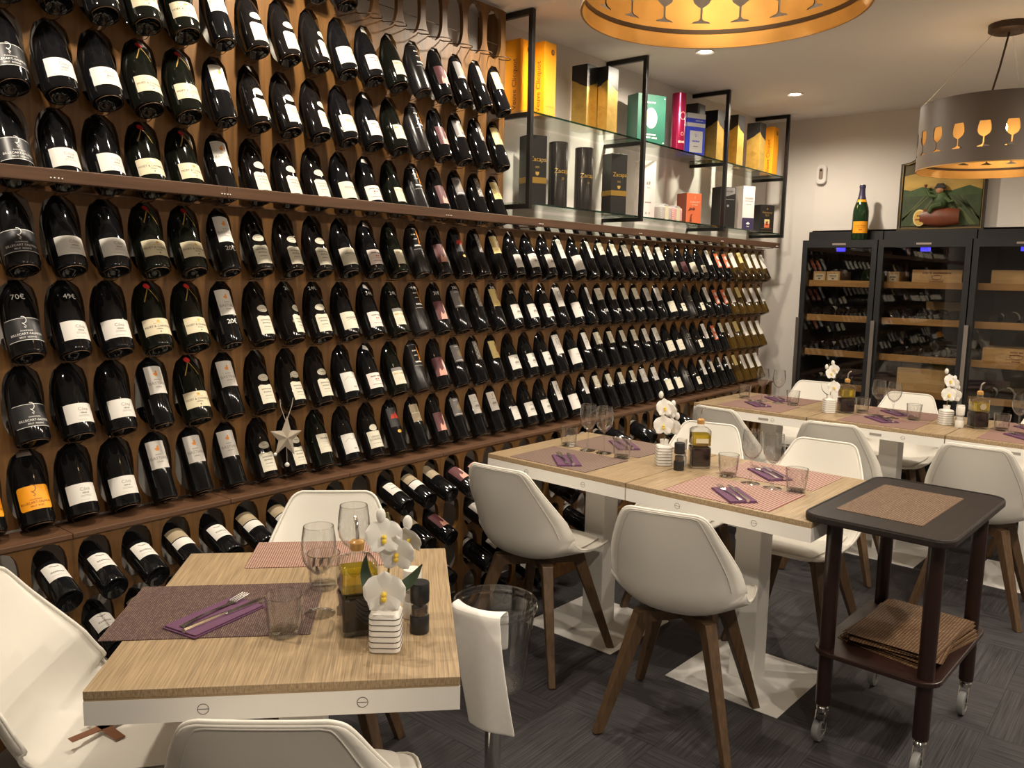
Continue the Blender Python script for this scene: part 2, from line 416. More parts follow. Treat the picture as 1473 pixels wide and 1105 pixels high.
WIDE_LOOP = MB().tube(_y, .0021, 6).mesh('wire_loop', 'wire', True)
bar = MB().tube([(-.05, .02, 0), (.05, .02, 0)], .0014, 5).mesh('wire_bar', 'wire')
panels = {}
for p in range(-1, 10):
    x = PANEL_X0+PITCH_X*p
    me = wide if p < 1 else slim
    o = link('hole_panel', me, rack); o.location = (x+.0006, 0, LOW_Z0); panels[(p, 0)] = o
    if p < 4:
        o = link('hole_panel', me, rack); o.location = (x+.0006, 0, LOW_Z1+.002); panels[(p, 1)] = o
    o = link('arch_panel', base_panel, rack); o.location = (x+.0006, 2.335-RACK_Y, .7575-4*.176); panels[(p, 2)] = o
    MB().box(x+.001, x+PITCH_X-.001, 2.322-RACK_Y, -.001, .758, .772).build('ledge_board', 'rail_wood', rack, bevel=.0015)
    MB().box(x, x+PITCH_X, 2.345-RACK_Y, 2.40-RACK_Y, 0, .053).build('plinth', 'rack_wood', rack)
    MB().box(x+.001, x+PITCH_X-.001, -.013, -.0008, LOW_Z1-.003, LOW_Z1+.002).build('cap_strip', 'rail_wood', rack)
# rail in front of the bottle bases, on brackets
for a, b in ((-.4, 1.42), (1.421, 2.978), (2.979, 5.70)):
    MB().box(a, b, 2.306-RACK_Y, 2.334-RACK_Y, 1.713, 1.748).build('rail', 'rail_wood', rack, bevel=.002)
for x in (.931, 1.416, 2.385, 2.975, 3.829, 4.795, 5.65):
    MB().box(x-.008, x+.008, 2.334-RACK_Y, 0, 1.709, 1.713).build('bracket', 'wire', rack)
    for dx in (-.014, -.005, .005, .014): MB().sphere((x+dx, 2.3055-RACK_Y, 1.724), .0022, 6, 4).build('screw', 'print_white', rack)
MB().box(PANEL_X0+4*PITCH_X, PANEL_X0+4*PITCH_X+.016, .0, .149, LOW_Z1+.006, UP_Z1).build('side_board', 'rack_wood', rack)
MB().box(PANEL_X0+10*PITCH_X, PANEL_X0+10*PITCH_X+.014, .0, .149, LOW_Z0, LOW_Z1).build('side_board', 'rack_wood', rack)
MB().box(PANEL_X0+10*PITCH_X, PANEL_X0+10*PITCH_X+.014, 2.335-RACK_Y, .149, 0, .772).build('side_board', 'rack_wood', rack)

# ------------------------------------------------------------------ bottles
def prof_bord(R, Hb): return [(0, .012), (.55*R, .010), (.80*R, .001), (.93*R, 0), (R, .006), (R, .60*Hb), (.985*R, .625*Hb), (.90*R, .655*Hb), (.68*R, .690*Hb), (.46*R, .722*Hb), (.39*R, .76*Hb), (.37*R, .93*Hb), (.43*R, .935*Hb), (.43*R, .965*Hb), (.39*R, Hb), (0, Hb)]
def prof_burg(R, Hb): return [(0, .012), (.55*R, .010), (.80*R, .001), (.93*R, 0), (R, .007), (R, .44*Hb), (.985*R, .49*Hb), (.92*R, .55*Hb), (.78*R, .62*Hb), (.60*R, .69*Hb), (.45*R, .76*Hb), (.37*R, .84*Hb), (.34*R, .93*Hb), (.40*R, .935*Hb), (.40*R, .965*Hb), (.36*R, Hb), (0, Hb)]
def prof_champ(R, Hb): return [(0, .020), (.50*R, .012), (.78*R, .001), (.92*R, 0), (R, .009), (R, .46*Hb), (.98*R, .52*Hb), (.90*R, .585*Hb), (.74*R, .655*Hb), (.55*R, .73*Hb), (.41*R, .80*Hb), (.34*R, .88*Hb), (.33*R, .93*Hb), (.38*R, .94*Hb), (.38*R, .975*Hb), (.33*R, Hb), (0, Hb)]
SHAPES = {'bord': (prof_bord, .0370, .300), 'burg': (prof_burg, .0403, .296), 'champ': (prof_champ, .0450, .308), 'slim': (prof_bord, .0360, .303), 'magnum': (prof_champ, .052, .37)}
def radius_at(prof, z):
    for (r0, z0), (r1, z1) in zip(prof[3:-1], prof[4:]):
        if z0 <= z <= z1 and z1 > z0: return r0+(r1-r0)*(z-z0)/(z1-z0)
    return prof[-2][0]
def wrap(geo, prof, zc, off, m, name, step=.006):
    """wrap flat shape(s) round the bottle, facing local -y, centred at height zc"""
    bm = bmesh.new()
    for vs, fs in geo:
        bv = [bm.verts.new((x, y, 0)) for x, y in vs]
        for f in fs:
            try: bm.faces.new([bv[i] for i in f])
            except ValueError: pass
    xs = [v.co.x for v in bm.verts]; ys = [v.co.y for v in bm.verts]
    k = math.floor(min(xs)/step)+1
    while k*step < max(xs):
        bmesh.ops.bisect_plane(bm, geom=bm.verts[:]+bm.edges[:]+bm.faces[:], plane_co=(k*step, 0, 0), plane_no=(1, 0, 0)); k += 1
    if radius_at(prof, zc+max(ys)) < radius_at(prof, zc+min(ys))-1e-6:
        k = math.floor(min(ys)/.008)+1
        while k*.008 < max(ys):
            bmesh.ops.bisect_plane(bm, geom=bm.verts[:]+bm.edges[:]+bm.faces[:], plane_co=(0, k*.008, 0), plane_no=(0, 1, 0)); k += 1
    R = max(radius_at(prof, zc+min(ys)), .01)
    for v in bm.verts:
        z = zc+v.co.y; r = radius_at(prof, z)+off; a = v.co.x/R
        v.co = (r*sin(a), -r*cos(a), z)
    for f in bm.faces: f.smooth = True
    me = bpy.data.meshes.new(name); bm.to_mesh(me); bm.free(); me.materials.append(MATS[m]); return me
def rect(w, h, c=(0, 0)): return ([(c[0]-w/2, c[1]-h/2), (c[0]+w/2, c[1]-h/2), (c[0]+w/2, c[1]+h/2), (c[0]-w/2, c[1]+h/2)], [(0, 1, 2, 3)])
def poly(pts): return (pts, [tuple(range(len(pts)))])
def rr(w, h, r=.004, c=(0, 0)): return poly(rrect(w, h, r, 3, c))
def oval(a, b, c=(0, 0)): return poly(seg_ellipse(a, b, 20, c))
def ringgeo(a, b, t, c=(0, 0), n=24):
    vs = seg_ellipse(a, b, n, c)+seg_ellipse(a-t, b-t, n, c)
    return (vs, [(i, (i+1) % n, n+(i+1) % n, n+i) for i in range(n)])
def strip(pts, t):
    """a drawn line of width t through pts"""
    vs, fs = [], []
    for i, (x, y) in enumerate(pts):
        a = pts[max(i-1, 0)]; b = pts[min(i+1, len(pts)-1)]; dx, dy = b[0]-a[0], b[1]-a[1]; l = math.hypot(dx, dy) or 1
        vs += [(x-dy/l*t/2, y+dx/l*t/2), (x+dy/l*t/2, y-dx/l*t/2)]
    return (vs, [(2*i, 2*i+1, 2*i+3, 2*i+2) for i in range(len(pts)-1)])
def at(geo, dx, dy): return ([(x+dx, y+dy) for x, y in geo[0]], geo[1])
def tx(s, size, dx=0, dy=0): return at(text_geo(s, size), dx, dy)
def lines(w, ys, t=.0008): return [rect(w, t, (0, y)) for y in ys]
SWIRL = strip([(-.003+.009*cos(a)*(1-i*.03), .012+.010*sin(a)) for i, a in enumerate([radians(q) for q in range(110, -150, -26)])]+[(-.002, -.001), (.002, -.007), (-.004, -.008), (0, -.012)], .0016)
CASTLE = [poly([(-.014, -.006), (.014, -.006), (.013, .002), (.008, .003), (.006, .009), (.003, .003), (-.003, .003), (-.006, .010), (-.008, .003), (-.013, .001)])]+lines(.03, (-.010, -.013))
HORSE = [strip([(-.010, .022), (.006, .024), (.011, .014), (.010, -.002)], .004), strip([(-.009, .020), (-.010, .004), (-.006, -.010)], .003), strip([(.004, .012), (-.002, .0), (.006, -.012)], .003), strip([(-.012, -.020), (.0, -.023), (.012, -.019)], .002)]
FACE = [oval(.010, .014), strip([(.008, .012), (.014, .0), (.009, -.014)], .004)]
# design: shape, glass, description, list of (part name, material, centre height, offset, shapes, parent index or None)
DES = {
 'swirl': ('champ', 'glass_black', 'champagne bottle with black swirl label', [
    ('label', 'paper_black', 0.066, .0006, [rr(.112, .066, .008)], None), ('label_border', 'print_white', 0.066, .0010, [rect(.100, .0012, (0, .0315)), rect(.100, .0012, (0, -.0315))], 0),
    ('lettering', 'print_white', 0.066, .0010, [at(SWIRL, 0, .014), tx('BILLECART-SALMON', .0088, 0, -.014), tx('CHAMPAGNE', .005, 0, -.005), tx('BRUT  RESERVE', .006, 0, -.024)], 0)]),
 'swirl_orange': ('champ', 'glass_black', 'champagne bottle with orange swirl label', [
    ('label', 'paper_orange', 0.070, .0006, [rr(.088, .068, .008)], None),
    ('lettering', 'print_brown', 0.070, .0010, [at(SWIRL, 0, .014), tx('BILLECART-SALMON', .0088, 0, -.014), tx('CHAMPAGNE', .005, 0, -.006), tx('BRUT  ROSE', .006, 0, -.024)], 0),
    ('neck_foil', 'badge', .200, .0004, [rect(.040, .018)], None)]),
 'cote': ('champ', 'glass_black', 'champagne bottle with plain white label', [
    ('label', 'paper', 0.058, .0006, [rect(.088, .056)], None),
    ('lettering', 'print_grey', 0.058, .0010, [tx('Côté', .014, .006, .010), tx('~MARIE', .008, .006, -.001)]+[at(x, .006, 0) for x in lines(.030, (-.008, -.011))]+lines(.026, (-.021,), .0005), 0)]),
 'moet': ('champ', 'glass_green', 'champagne bottle with cream label, red seal', [
    ('label', 'paper_cream', .060, .0006, [rect(.092, .052)], None),
    ('lettering', 'print_dark', .060, .0010, [tx('MOËT & CHANDON', .0092, 0, .000), tx('IMPERIAL', .005, 0, -.009), oval(.0022, .0022, (0, -.018))], 0),
    ('crest', 'print_gold', .060, .0010, [oval(.005, .004, (0, .016)), rect(.03, .0008, (0, .009))], 0),
    ('seal', 'print_red', .196, .0012, [oval(.0105, .0105)], None),
    ('ribbon', 'print_gold', .166, .0008, [strip([(-.022, -.024), (0, .024)], .0030), strip([(.022, -.024), (0, .024)], .0030)], None)]),
 'rooster': ('bord', 'glass_black', 'red wine bottle with tall white label', [
    ('label', 'paper', 0.136, .0006, [rect(.061, .088)], None),
    ('lettering', 'print_grey', 0.136, .0010, [tx('BASTIAN', .0135, 0, -.012), tx('~CHATEAU', .005, 0, .0), tx('~BORDEAUX', .005, 0, -.024)], 0),
    ('emblem', 'print_orange', 0.136, .0010, [oval(.006, .004, (0, .018)), oval(.003, .0035, (.002, .025)), strip([(-.007, .020), (-.003, .013), (.005, .013)], .0025)], 0)]),
 'vellum': ('burg', 'glass_red', 'burgundy bottle with oval over parchment label', [
    ('label', 'paper_ivory', 0.052, .0006, [poly([(-.028, -.036), (.028, -.036), (.028, .026), (.020, .031), (0, .027), (-.020, .031), (-.028, .026)])], None),
    ('neck_label', 'paper_ivory', 0.107, .0006, [oval(.020, .0125)], None),
    ('lettering', 'print_grey', 0.052, .0010, [tx('~Chambolle', .0085, 0, .014), tx('~Musigny', .0085, 0, .003), tx('~Bourgogne', .006, 0, -.010), rect(.03, .0008, (0, -.020))], 0),
    ('oval_print', 'print_grey', 0.107, .0010, [ringgeo(.016, .0095, .0008), tx('~DOMAINE', .0045)], 1)]),
 'wide': ('burg', 'glass_black', 'burgundy bottle with broad ivory label', [
    ('label', 'paper_ivory', 0.054, .0006, [rect(.084, .066)], None),
    ('lettering', 'print_grey', 0.054, .0010, [tx('~Saint-Aubin', .009, 0, .010), strip([(-.022, .0), (-.006, .005), (.010, .001), (.02, .004)], .0012), tx('~2018', .006, .022, -.024)], 0)]),
 'pinkprint': ('burg', 'glass_black', 'burgundy bottle with blush printed label', [
    ('label', 'paper_blush', 0.054, .0006, [rect(.074, .060)], None),
    ('lettering', 'print_dark', 0.054, .0010, [tx('~CHATEAU THIVIN', .0068, 0, .016)]+lines(.044, (-.016,), .0016), 0),
    ('crest', 'print_red', 0.054, .0010, [oval(.003, .003, (-.005, .004)), oval(.003, .003, (.005, .004)), rect(.022, .0009, (0, -.004))], 0),
    ('neck_tag', 'paper', 0.186, .0010, [poly([(-.014, .0), (.012, -.010), (.014, .012), (-.006, .018)])], None)]),
 'palegreen': ('burg', 'glass_green', 'burgundy bottle with pale green label', [
    ('label', 'paper_ivory', .058, .0006, [rect(.058, .060)], None),
    ('lettering', 'print_gold', .058, .0010, [tx('~Petit Chablis', .0075, 0, .018)]+lines(.03, (.004, -.002, -.008, -.018)), 0)]),
 'palegreen_band': ('burg', 'glass_green', 'burgundy bottle with grey-topped pale label', [
    ('label', 'paper_ivory', .055, .0006, [rect(.060, .056)], None), ('label_band', 'paper_grey', .090, .0006, [rect(.060, .012)], None),
    ('lettering', 'print_gold', .055, .0010, [tx('~Petit Chablis', .0075, 0, .016)]+lines(.03, (.0, -.006, -.012)), 0)]),
 'flameprint': ('bord', 'glass_matte', 'matt black bottle with orange flame print', [
    ('flame', 'print_orange', .150, .0008, [poly([(.006, -.030), (.016, -.026), (.017, .010), (.013, .034), (.009, .012), (.011, -.006)])], None),
    ('lettering', 'chalk', .140, .0008, [tx('~CAPA', .009, -.006, .022), tx('~RIOJA', .007, -.004, .002), tx('~KALIUS', .012, .002, -.026)]+[rect(.05, .0008, (0, y)) for y in (.048, -.042)], None)]),
 'nymph': ('bord', 'glass_black', 'red wine bottle with plum picture label', [
    ('label', 'paper_plum', .085, .0006, [rect(.066, .080)], None),
    ('picture', 'paper_pink', .085, .0010, [poly([(-.018, -.040), (.033, -.040), (.033, -.008), (.022, .004), (.014, .032), (.008, .012), (.010, -.010), (-.004, -.020), (-.010, -.006), (-.016, -.020)])], 0),
    ('robe', 'print_white', .085, .0014, [poly([(.018, .030), (.030, .006), (.033, -.034), (.022, -.030), (.014, .006)])], 0)]),
 'goldface': ('bord', 'glass_black', 'red wine bottle with dark gold-figure label', [
    ('label', 'paper_grey', .135, .0006, [rect(.060, .078)], None), ('figure', 'paper_tan', .132, .0010, [at(x, .004, 0) for x in FACE], 0),
    ('lettering', 'print_white', .135, .0010, [rect(.048, .003, (0, -.032)), tx('~PRIMITIVO', .006, 0, .030)], 0)]),
 'redsplash': ('bord', 'glass_black', 'red wine bottle with black label, red splash', [
    ('label', 'paper_black', .135, .0006, [rect(.060, .078)], None), ('splash', 'paper_red', .142, .0010, [poly([(-.022, -.012), (.020, -.014), (.010, .0), (.006, .018), (-.002, .004), (-.014, .006)])], 0),
    ('medal', 'print_gold', .075, .0008, [oval(.010, .007)], None)]),
 'script': ('bord', 'glass_black', 'red wine bottle with slim silver-script label', [
    ('label', 'paper_grey', .140, .0006, [rect(.030, .086)], None), ('lettering', 'paper_ivory', .140, .0010, [strip([(-.006+.007*sin(i*1.9), .036-.006*i) for i in range(13)], .0030), strip([(.006+.005*sin(i*2.3+1), .034-.006*i) for i in range(12)], .0018)], 0)]),
 'yellow': ('bord', 'glass_black', 'red wine bottle with tall yellow label', [
    ('label', 'paper_yellow', .138, .0006, [rect(.056, .082)], None), ('figure', 'print_brown', .138, .0010, [poly([(.004, .028), (.010, .026), (.012, .004), (.016, -.012), (.008, -.016), (.004, -.004), (.006, .012)])], 0),
    ('lettering', 'print_gold', .138, .0010, [tx('~KAPEL', .007, -.006, -.024), rect(.03, .0008, (-.004, -.032))], 0)]),
 'mountain': ('burg', 'glass_black', 'burgundy bottle with white hill-sketch label', [
    ('label', 'paper', .060, .0006, [rect(.068, .074)], None), ('lettering', 'print_grey', .060, .0010, [strip([(-.024, .008), (-.006, .020), (.004, .012), (.024, .018)], .0014), tx('~Etna', .008, .012, -.022)], 0)]),
 'grand': ('burg', 'glass_red', 'burgundy bottle with crest and cream label', [
    ('label', 'paper_ivory', .058, .0006, [rect(.066, .066)], None), ('neck_label', 'paper_ivory', .104, .0010, [oval(.018, .014)], None),
    ('lettering', 'print_dark', .058, .0010, [tx('GRANDS', .010, 0, .010), tx('ECHEZEAUX', .010, 0, -.001), rect(.04, .0009, (0, -.016))], 0), ('oval_print', 'print_dark', .104, .0014, [ringgeo(.018, .014, .0012)], 1)]),
 'tan': ('bord', 'glass_black', 'red wine bottle with taupe label', [
    ('label', 'paper_tan', .138, .0006, [rect(.058, .074)], None), ('lettering', 'paper_ivory', .138, .0010, [tx('~Saint-Emilion', .0075, 0, .0), rect(.03, .0008, (0, -.026)), rect(.05, .0008, (0, .034))], 0)]),
 'greencap': ('burg', 'glass_green', 'burgundy bottle with pale script label', [
    ('label', 'paper_ivory', .078, .0006, [rect(.060, .070)], None), ('lettering', 'print_grey', .078, .0010, [tx('~Sancerre', .009, 0, .018)]+lines(.03, (.004, -.004, -.014)), 0)]),
 'castle': ('burg', 'glass_black', 'burgundy bottle with white castle-sketch label', [
    ('label', 'paper', .066, .0006, [rect(.070, .068)], None), ('sketch', 'print_grey', .064, .0010, CASTLE+[tx('~CHATEAU', .006, 0, .020)], 0)]),
 'castle_tall': ('bord', 'glass_black', 'red wine bottle with tall castle label', [
    ('label', 'paper', .135, .0006, [rect(.056, .088)], None), ('sketch', 'print_grey', .126, .0010, CASTLE+[tx('~CHATEAU', .006, 0, .020)], 0), ('crest', 'print_gold', .160, .0010, [poly([(-.004, .008), (.004, .008), (.0, -.010)])], 0)]),
 'blank': ('burg', 'glass_black', 'burgundy bottle with small white label', [
    ('label', 'paper', .060, .0006, [rect(.052, .064)], None), ('lettering', 'print_grey', .060, .0010, lines(.024, (.008, .0, -.012)), 0)]),
 'horse': ('bord', 'glass_black', 'red wine bottle with tall ink-sketch label', [
    ('label', 'paper', .136, .0006, [rect(.052, .100)], None), ('sketch', 'print_grey', .140, .0010, HORSE, 0)]),
 'patri': ('burg', 'glass_black', 'burgundy bottle with large white lettered label', [
    ('label', 'paper', 0.064, .0006, [rect(.088, .078)], None), ('lettering', 'print_grey', 0.070, .0010, [tx('PATRI', .012, .006, 0)]+lines(.03, (-.012,)), 0)]),
 'narrow': ('bord', 'glass_black', 'red wine bottle with narrow white label', [
    ('label', 'paper', .140, .0006, [rect(.038, .092)], None), ('lettering', 'print_dark', .150, .0010, [oval(.003, .004), rect(.02, .0009, (0, -.016))], 0)]),
 'upper': ('bord', 'glass_black', 'red wine bottle with high ivory label', [
    ('label', 'paper_ivory', .150, .0006, [rect(.054, .066)], None), ('lettering', 'print_dark', .150, .0010, [oval(.005, .005, (.010, .018)), rect(.03, .0009, (0, -.004)), rect(.03, .0009, (0, -.010))], 0)]),
 'rosette': ('bord', 'glass_black', 'red wine bottle with high rosette label', [
    ('label', 'paper', .144, .0006, [rect(.054, .080)], None), ('sketch', 'print_grey', .140, .0010, [ringgeo(.016, .012, .002), ringgeo(.009, .006, .0015)]+lines(.03, (-.022, -.027)), 0)]),
 'low': ('burg', 'glass_black', 'burgundy bottle with low ivory label', [
    ('label', 'paper_ivory', .062, .0006, [rect(.074, .066)], None), ('lettering', 'print_grey', .062, .0010, [strip([(-.020, .004), (-.004, .007), (.018, .002)], .0016), rect(.04, .0008, (0, -.014))], 0)]),
 'plumlow': ('burg', 'glass_black', 'burgundy bottle with low plum label', [('label', 'paper_plum', .062, .0006, [rect(.070, .066)], None), ('figure', 'paper_pink', .056, .0010, [oval(.008, .010, (.014, 0))], 0)]),
 'scrawl': ('burg', 'glass_matte', 'dark bottle printed with white script', [('lettering', 'print_grey', .120, .0008, [strip([(-.018+.006*i, .012*sin(i*2.1)) for i in range(7)], .0034), strip([(-.02, -.016), (.018, -.012)], .0016), tx('~rouge', .010, 0, -.026)], None)]),
 'small': ('burg', 'glass_black', 'burgundy bottle with small low label', [('label', 'paper_ivory', .054, .0006, [rect(.050, .050)], None), ('leaf_print', 'print_dark', .060, .0010, [oval(.006, .004, (-.006, .004))], 0)]),
 'flamelabel': ('bord', 'glass_black', 'red wine bottle with flame-red art label', [('label', 'paper_flame', .120, .0006, [rect(.056, .098)], None), ('picture', 'paper_blush', .120, .0010, [oval(.012, .014, (-.006, .018)), poly([(-.020, -.044), (.004, -.040), (-.004, -.010), (-.016, -.006)]), oval(.010, .012, (.012, -.030))], 0)]),
 'gold_white': ('slim', 'glass_gold', 'white wine bottle with tall white label', [('label', 'paper', .130, .0006, [rect(.060, .104)], None), ('lettering', 'print_grey', .150, .0010, [oval(.004, .004, (.006, .012))]+lines(.024, (-.004, -.02)), 0)]),
 'gold_tan': ('slim', 'glass_gold', 'white wine bottle with beige label', [('label', 'paper_yellow', .150, .0006, [rect(.056, .074)], None), ('lettering', 'print_gold', .150, .0010, lines(.03, (.01, .0, -.012)), 0)]),
 'violet': ('bord', 'glass_black', 'red wine bottle with violet-capped ivory label', [('label', 'paper_ivory', .128, .0006, [rect(.052, .074)], None), ('label_band', 'gift_navy', .172, .0006, [rect(.052, .014)], None)]),
 'plainred': ('bord', 'glass_black', 'red wine bottle with white banded label', [('label', 'paper', .092, .0006, [rect(.066, .062)], None), ('lettering', 'print_grey', .092, .0010, [strip([(-.012, .022), (0, .017), (.012, .022)], .003), tx('~Margaux', .010, 0, -.004), rect(.04, .0008, (0, -.018))], 0)]),
 'twoband': ('bord', 'glass_black', 'red wine bottle with twin-band label', [('label', 'paper_tan', .128, .0006, [rect(.064, .046)], None), ('label_band', 'paper', .084, .0006, [rect(.066, .034)], None)]),
 'roseband': ('bord', 'glass_red', 'red wine bottle with rose-pink label', [('label', 'paper_red', .090, .0006, [rect(.064, .030)], None), ('label_band', 'paper_pink', .120, .0006, [rect(.064, .012)], None)]),
 'magnum': ('magnum', 'glass_mag', 'large champagne bottle', [('label', 'paper_orange', .085, .0006, [rect(.110, .078)], None), ('neck_label', 'paper_orange', .262, .0008, [rect(.07, .018)], None),
    ('lettering', 'print_brown', .085, .0010, [tx('Veuve Clicquot', .012, 0, .010), rect(.06, .0010, (0, -.004)), tx('~BRUT', .010, 0, -.018)], 0), ('neck_foil', 'gift_navy', .320, .0010, [rect(.12, .090)], None)]),
 'whiteneck': ('burg', 'glass_black', 'dark bottle with white shoulder band', [('shoulder_band', 'paper', .150, .0008, [rect(.10, .016)], None)]),
}
BUILT = {}
def design(key):
    if key not in BUILT:
        shp, glass, desc, els = DES[key]; fn, R, Hb = SHAPES[shp]; pf = fn(R, Hb)
        body = BUILT.get((shp, glass))
        if body is None: body = BUILT[(shp, glass)] = MB().lathe(pf, 22).mesh('wine_bottle', glass, True, angle=60)
        BUILT[key] = (body, [(n, wrap(geo, pf, zc, off, m, n), par) for n, m, zc, off, geo, par in els], desc, R, pf)
    return BUILT[key]
PRICE = {}
def bottle(key, loc, tilt, twist, label, group, price=None, pz=.165):
    body, els, desc, R, pf = design(key)
    o = link('wine_bottle', body); o.location = loc
    o.rotation_euler = (Matrix.Rotation(-tilt, 3, 'X') @ Matrix.Rotation(twist, 3, 'Z')).to_euler()
    kids = []
    for n, me, par in els: kids.append(link(n, me, o if par is None else kids[par]))
    if price:
        k = (price, key, pz)
        if k not in PRICE: PRICE[k] = wrap([tx(price, .022)], pf, pz, .0009, 'chalk', 'price_writing', .004)
        link('price_writing', PRICE[k], o)
    return tag(o, label, 'bottle', group)
# columns 0..40; rows 0..3 below the rail, -1..-4 above (row -1 stands right on top of the rail)
COLS = {0: 'swirl', 1: 'cote', 2: 'cote', 3: 'moet', 4: 'moet', 5: 'rooster', 6: 'vellum', 7: 'vellum', 8: 'vellum', 9: 'wide', 10: 'pinkprint', 11: 'palegreen',
        12: 'flameprint', 13: 'nymph', 14: 'goldface', 15: 'script', 16: 'yellow', 17: 'castle', 18: 'castle', 19: 'castle', 20: 'horse', 21: 'patri', 22: 'narrow',
        23: 'upper', 24: 'upper', 25: 'upper', 26: 'upper', 27: 'rosette', 28: 'rosette', 29: 'low', 30: 'low', 31: 'scrawl', 32: 'small', 33: 'horse', 34: 'flamelabel', 35: 'flamelabel',
        36: 'gold_white', 37: 'gold_tan', 38: 'gold_white', 39: 'gold_white', 40: 'gold_white'}
EXC = {(0, 3): 'swirl_orange', (-1, 3): 'swirl_orange', (3, 2): 'rooster', (3, 3): 'rooster', (4, 3): 'rooster', (8, 3): 'greencap', (9, 2): 'mountain', (9, 3): 'mountain', (10, 3): 'grand',
       (11, 1): 'palegreen_band', (11, 2): 'palegreen_band', (11, 3): 'redsplash', (12, 3): 'tan', (14, 0): 'redsplash', (15, 3): 'castle_tall', (16, 3): 'castle_tall', (17, 0): 'blank', (17, 3): 'blank',
       (30, 0): 'plumlow', (31, 0): 'low', (34, 2): 'flamelabel', (35, 2): 'upper', (34, 3): 'violet', (35, 3): 'narrow', (36, 3): 'narrow', (30, 1): 'small', (33, 3): 'horse', (7, -4): 'palegreen'}
PRICES = {(0, 1): '70€', (1, 1): '49€', (5, 0): '20€', (5, 1): '20€', (7, 1): '24€', (8, 1): '24€', (10, 1): '34€', (11, 1): '24€', (13, 1): '30€', (14, 1): '38€', (16, 1): '34€', (17, 1): '35€', (18, 1): '34€', (19, 1): '30€', (21, 1): '42€',
          (23, 1): '15€', (24, 1): '55€', (25, 1): '35€', (26, 1): '40€', (12, 1): '44€'}
TW = {(7, 1): 28, (7, 2): 12, (8, -3): 26, (8, -2): 22, (15, 0): 10, (15, -2): 14, (11, -1): 12, (12, 0): -6, (13, -1): 10, (11, 0): 12, (22, 0): 10, (22, 1): 14}
TILT = radians(24)
def wall_label(desc, c, r):
    return '%s, %s row %s rail, %s column from corner' % (desc, nth(r+1 if r >= 0 else -r), 'below' if r >= 0 else 'above', nth(41-c))
for c in range(-1, 41):
    for r in range(-4, 4):
        if r < 0 and c > 16: continue
        empty_hole = (r == -4 and c > 9)
        p = (c-1)//4; key_panel = (p, 0 if r >= 0 else 1)
        za = row_apex(r)+(.002 if r < 0 else 0)
        key = EXC.get((c, r), COLS[c] if c >= 0 else 'swirl_orange')
        shp = DES[key][0]; tl, y0, dz = SIT[shp]; zb = za-min(dz, .2035 if r == 3 else 1)
        if not (c == -1 and r != 3):
            w = link('wire_loop', WIDE_LOOP if empty_hole else LOOPS[shp], panels[key_panel])
            w.location = (col_x(c)-(PANEL_X0+PITCH_X*p)-.0006, 0, zb-(LOW_Z0 if r >= 0 else LOW_Z1+.002))
            if empty_hole:
                w = link('wire_bar', bar, panels[key_panel]); w.location = (col_x(c)-(PANEL_X0+PITCH_X*p), .004, zb+.075-(LOW_Z1+.002))
        if empty_hole or (c == -1 and r != 3) or (c < 2 and r == -4): continue
        tw = radians(TW.get((c, r), random.uniform(-7, 9)))
        pr = PRICES.get((c, r))
        bottle(key, (col_x(c)+random.uniform(-.0008, .0008), RACK_Y-y0, zb), radians(tl+random.uniform(-.2, .2)), tw,
               wall_label(design(key)[2], c, r), 'bottles in the wall rack', pr, (.068 if key == 'rooster' else .055 if key == 'upper' else .185 if key in ('vellum', 'goldface', 'flameprint', 'yellow') else .160))

# bottles lying in the arches under the ledge
LOWROW = {0: {0: 'plainred', 1: 'plainred', 2: 'plainred', 3: 'twoband', 4: 'plainred', 5: 'twoband', 6: 'twoband', 7: 'plainred', 8: 'twoband', 10: 'plainred', 11: 'twoband', 12: 'tan', 13: 'nymph', 14: 'roseband',
              20: 'whiteneck', 21: 'whiteneck', 22: 'whiteneck', 23: 'whiteneck', 25: 'whiteneck', 27: 'plainred', 29: 'whiteneck'},
          1: {1: 'plainred', 2: 'twoband', 3: 'plainred', 4: 'plainred', 5: 'plainred', 7: 'plainred', 8: 'whiteneck', 9: 'whiteneck', 11: 'tan', 12: 'nymph', 14: 'plainred', 15: 'plainred', 16: 'whiteneck', 17: 'twoband', 19: 'whiteneck', 21: 'whiteneck'},
          2: {9: 'whiteneck', 10: 'whiteneck', 11: 'twoband', 12: 'nymph', 14: 'whiteneck', 15: 'plainred', 16: 'whiteneck', 18: 'twoband', 20: 'whiteneck'},
          3: {12: 'whiteneck', 15: 'whiteneck', 17: 'plainred'}}
for r, d in LOWROW.items():
    za = .7575-.006-.176*r
    for c, key in d.items():
        bottle(key, (col_x(c), 2.335-.122, za-.126), radians(70), radians(random.uniform(-14, 4)),
               '%s lying in %s arch row, %s column from corner' % (design(key)[2], nth(r+1), nth(41-c)), 'bottles lying under the ledge')

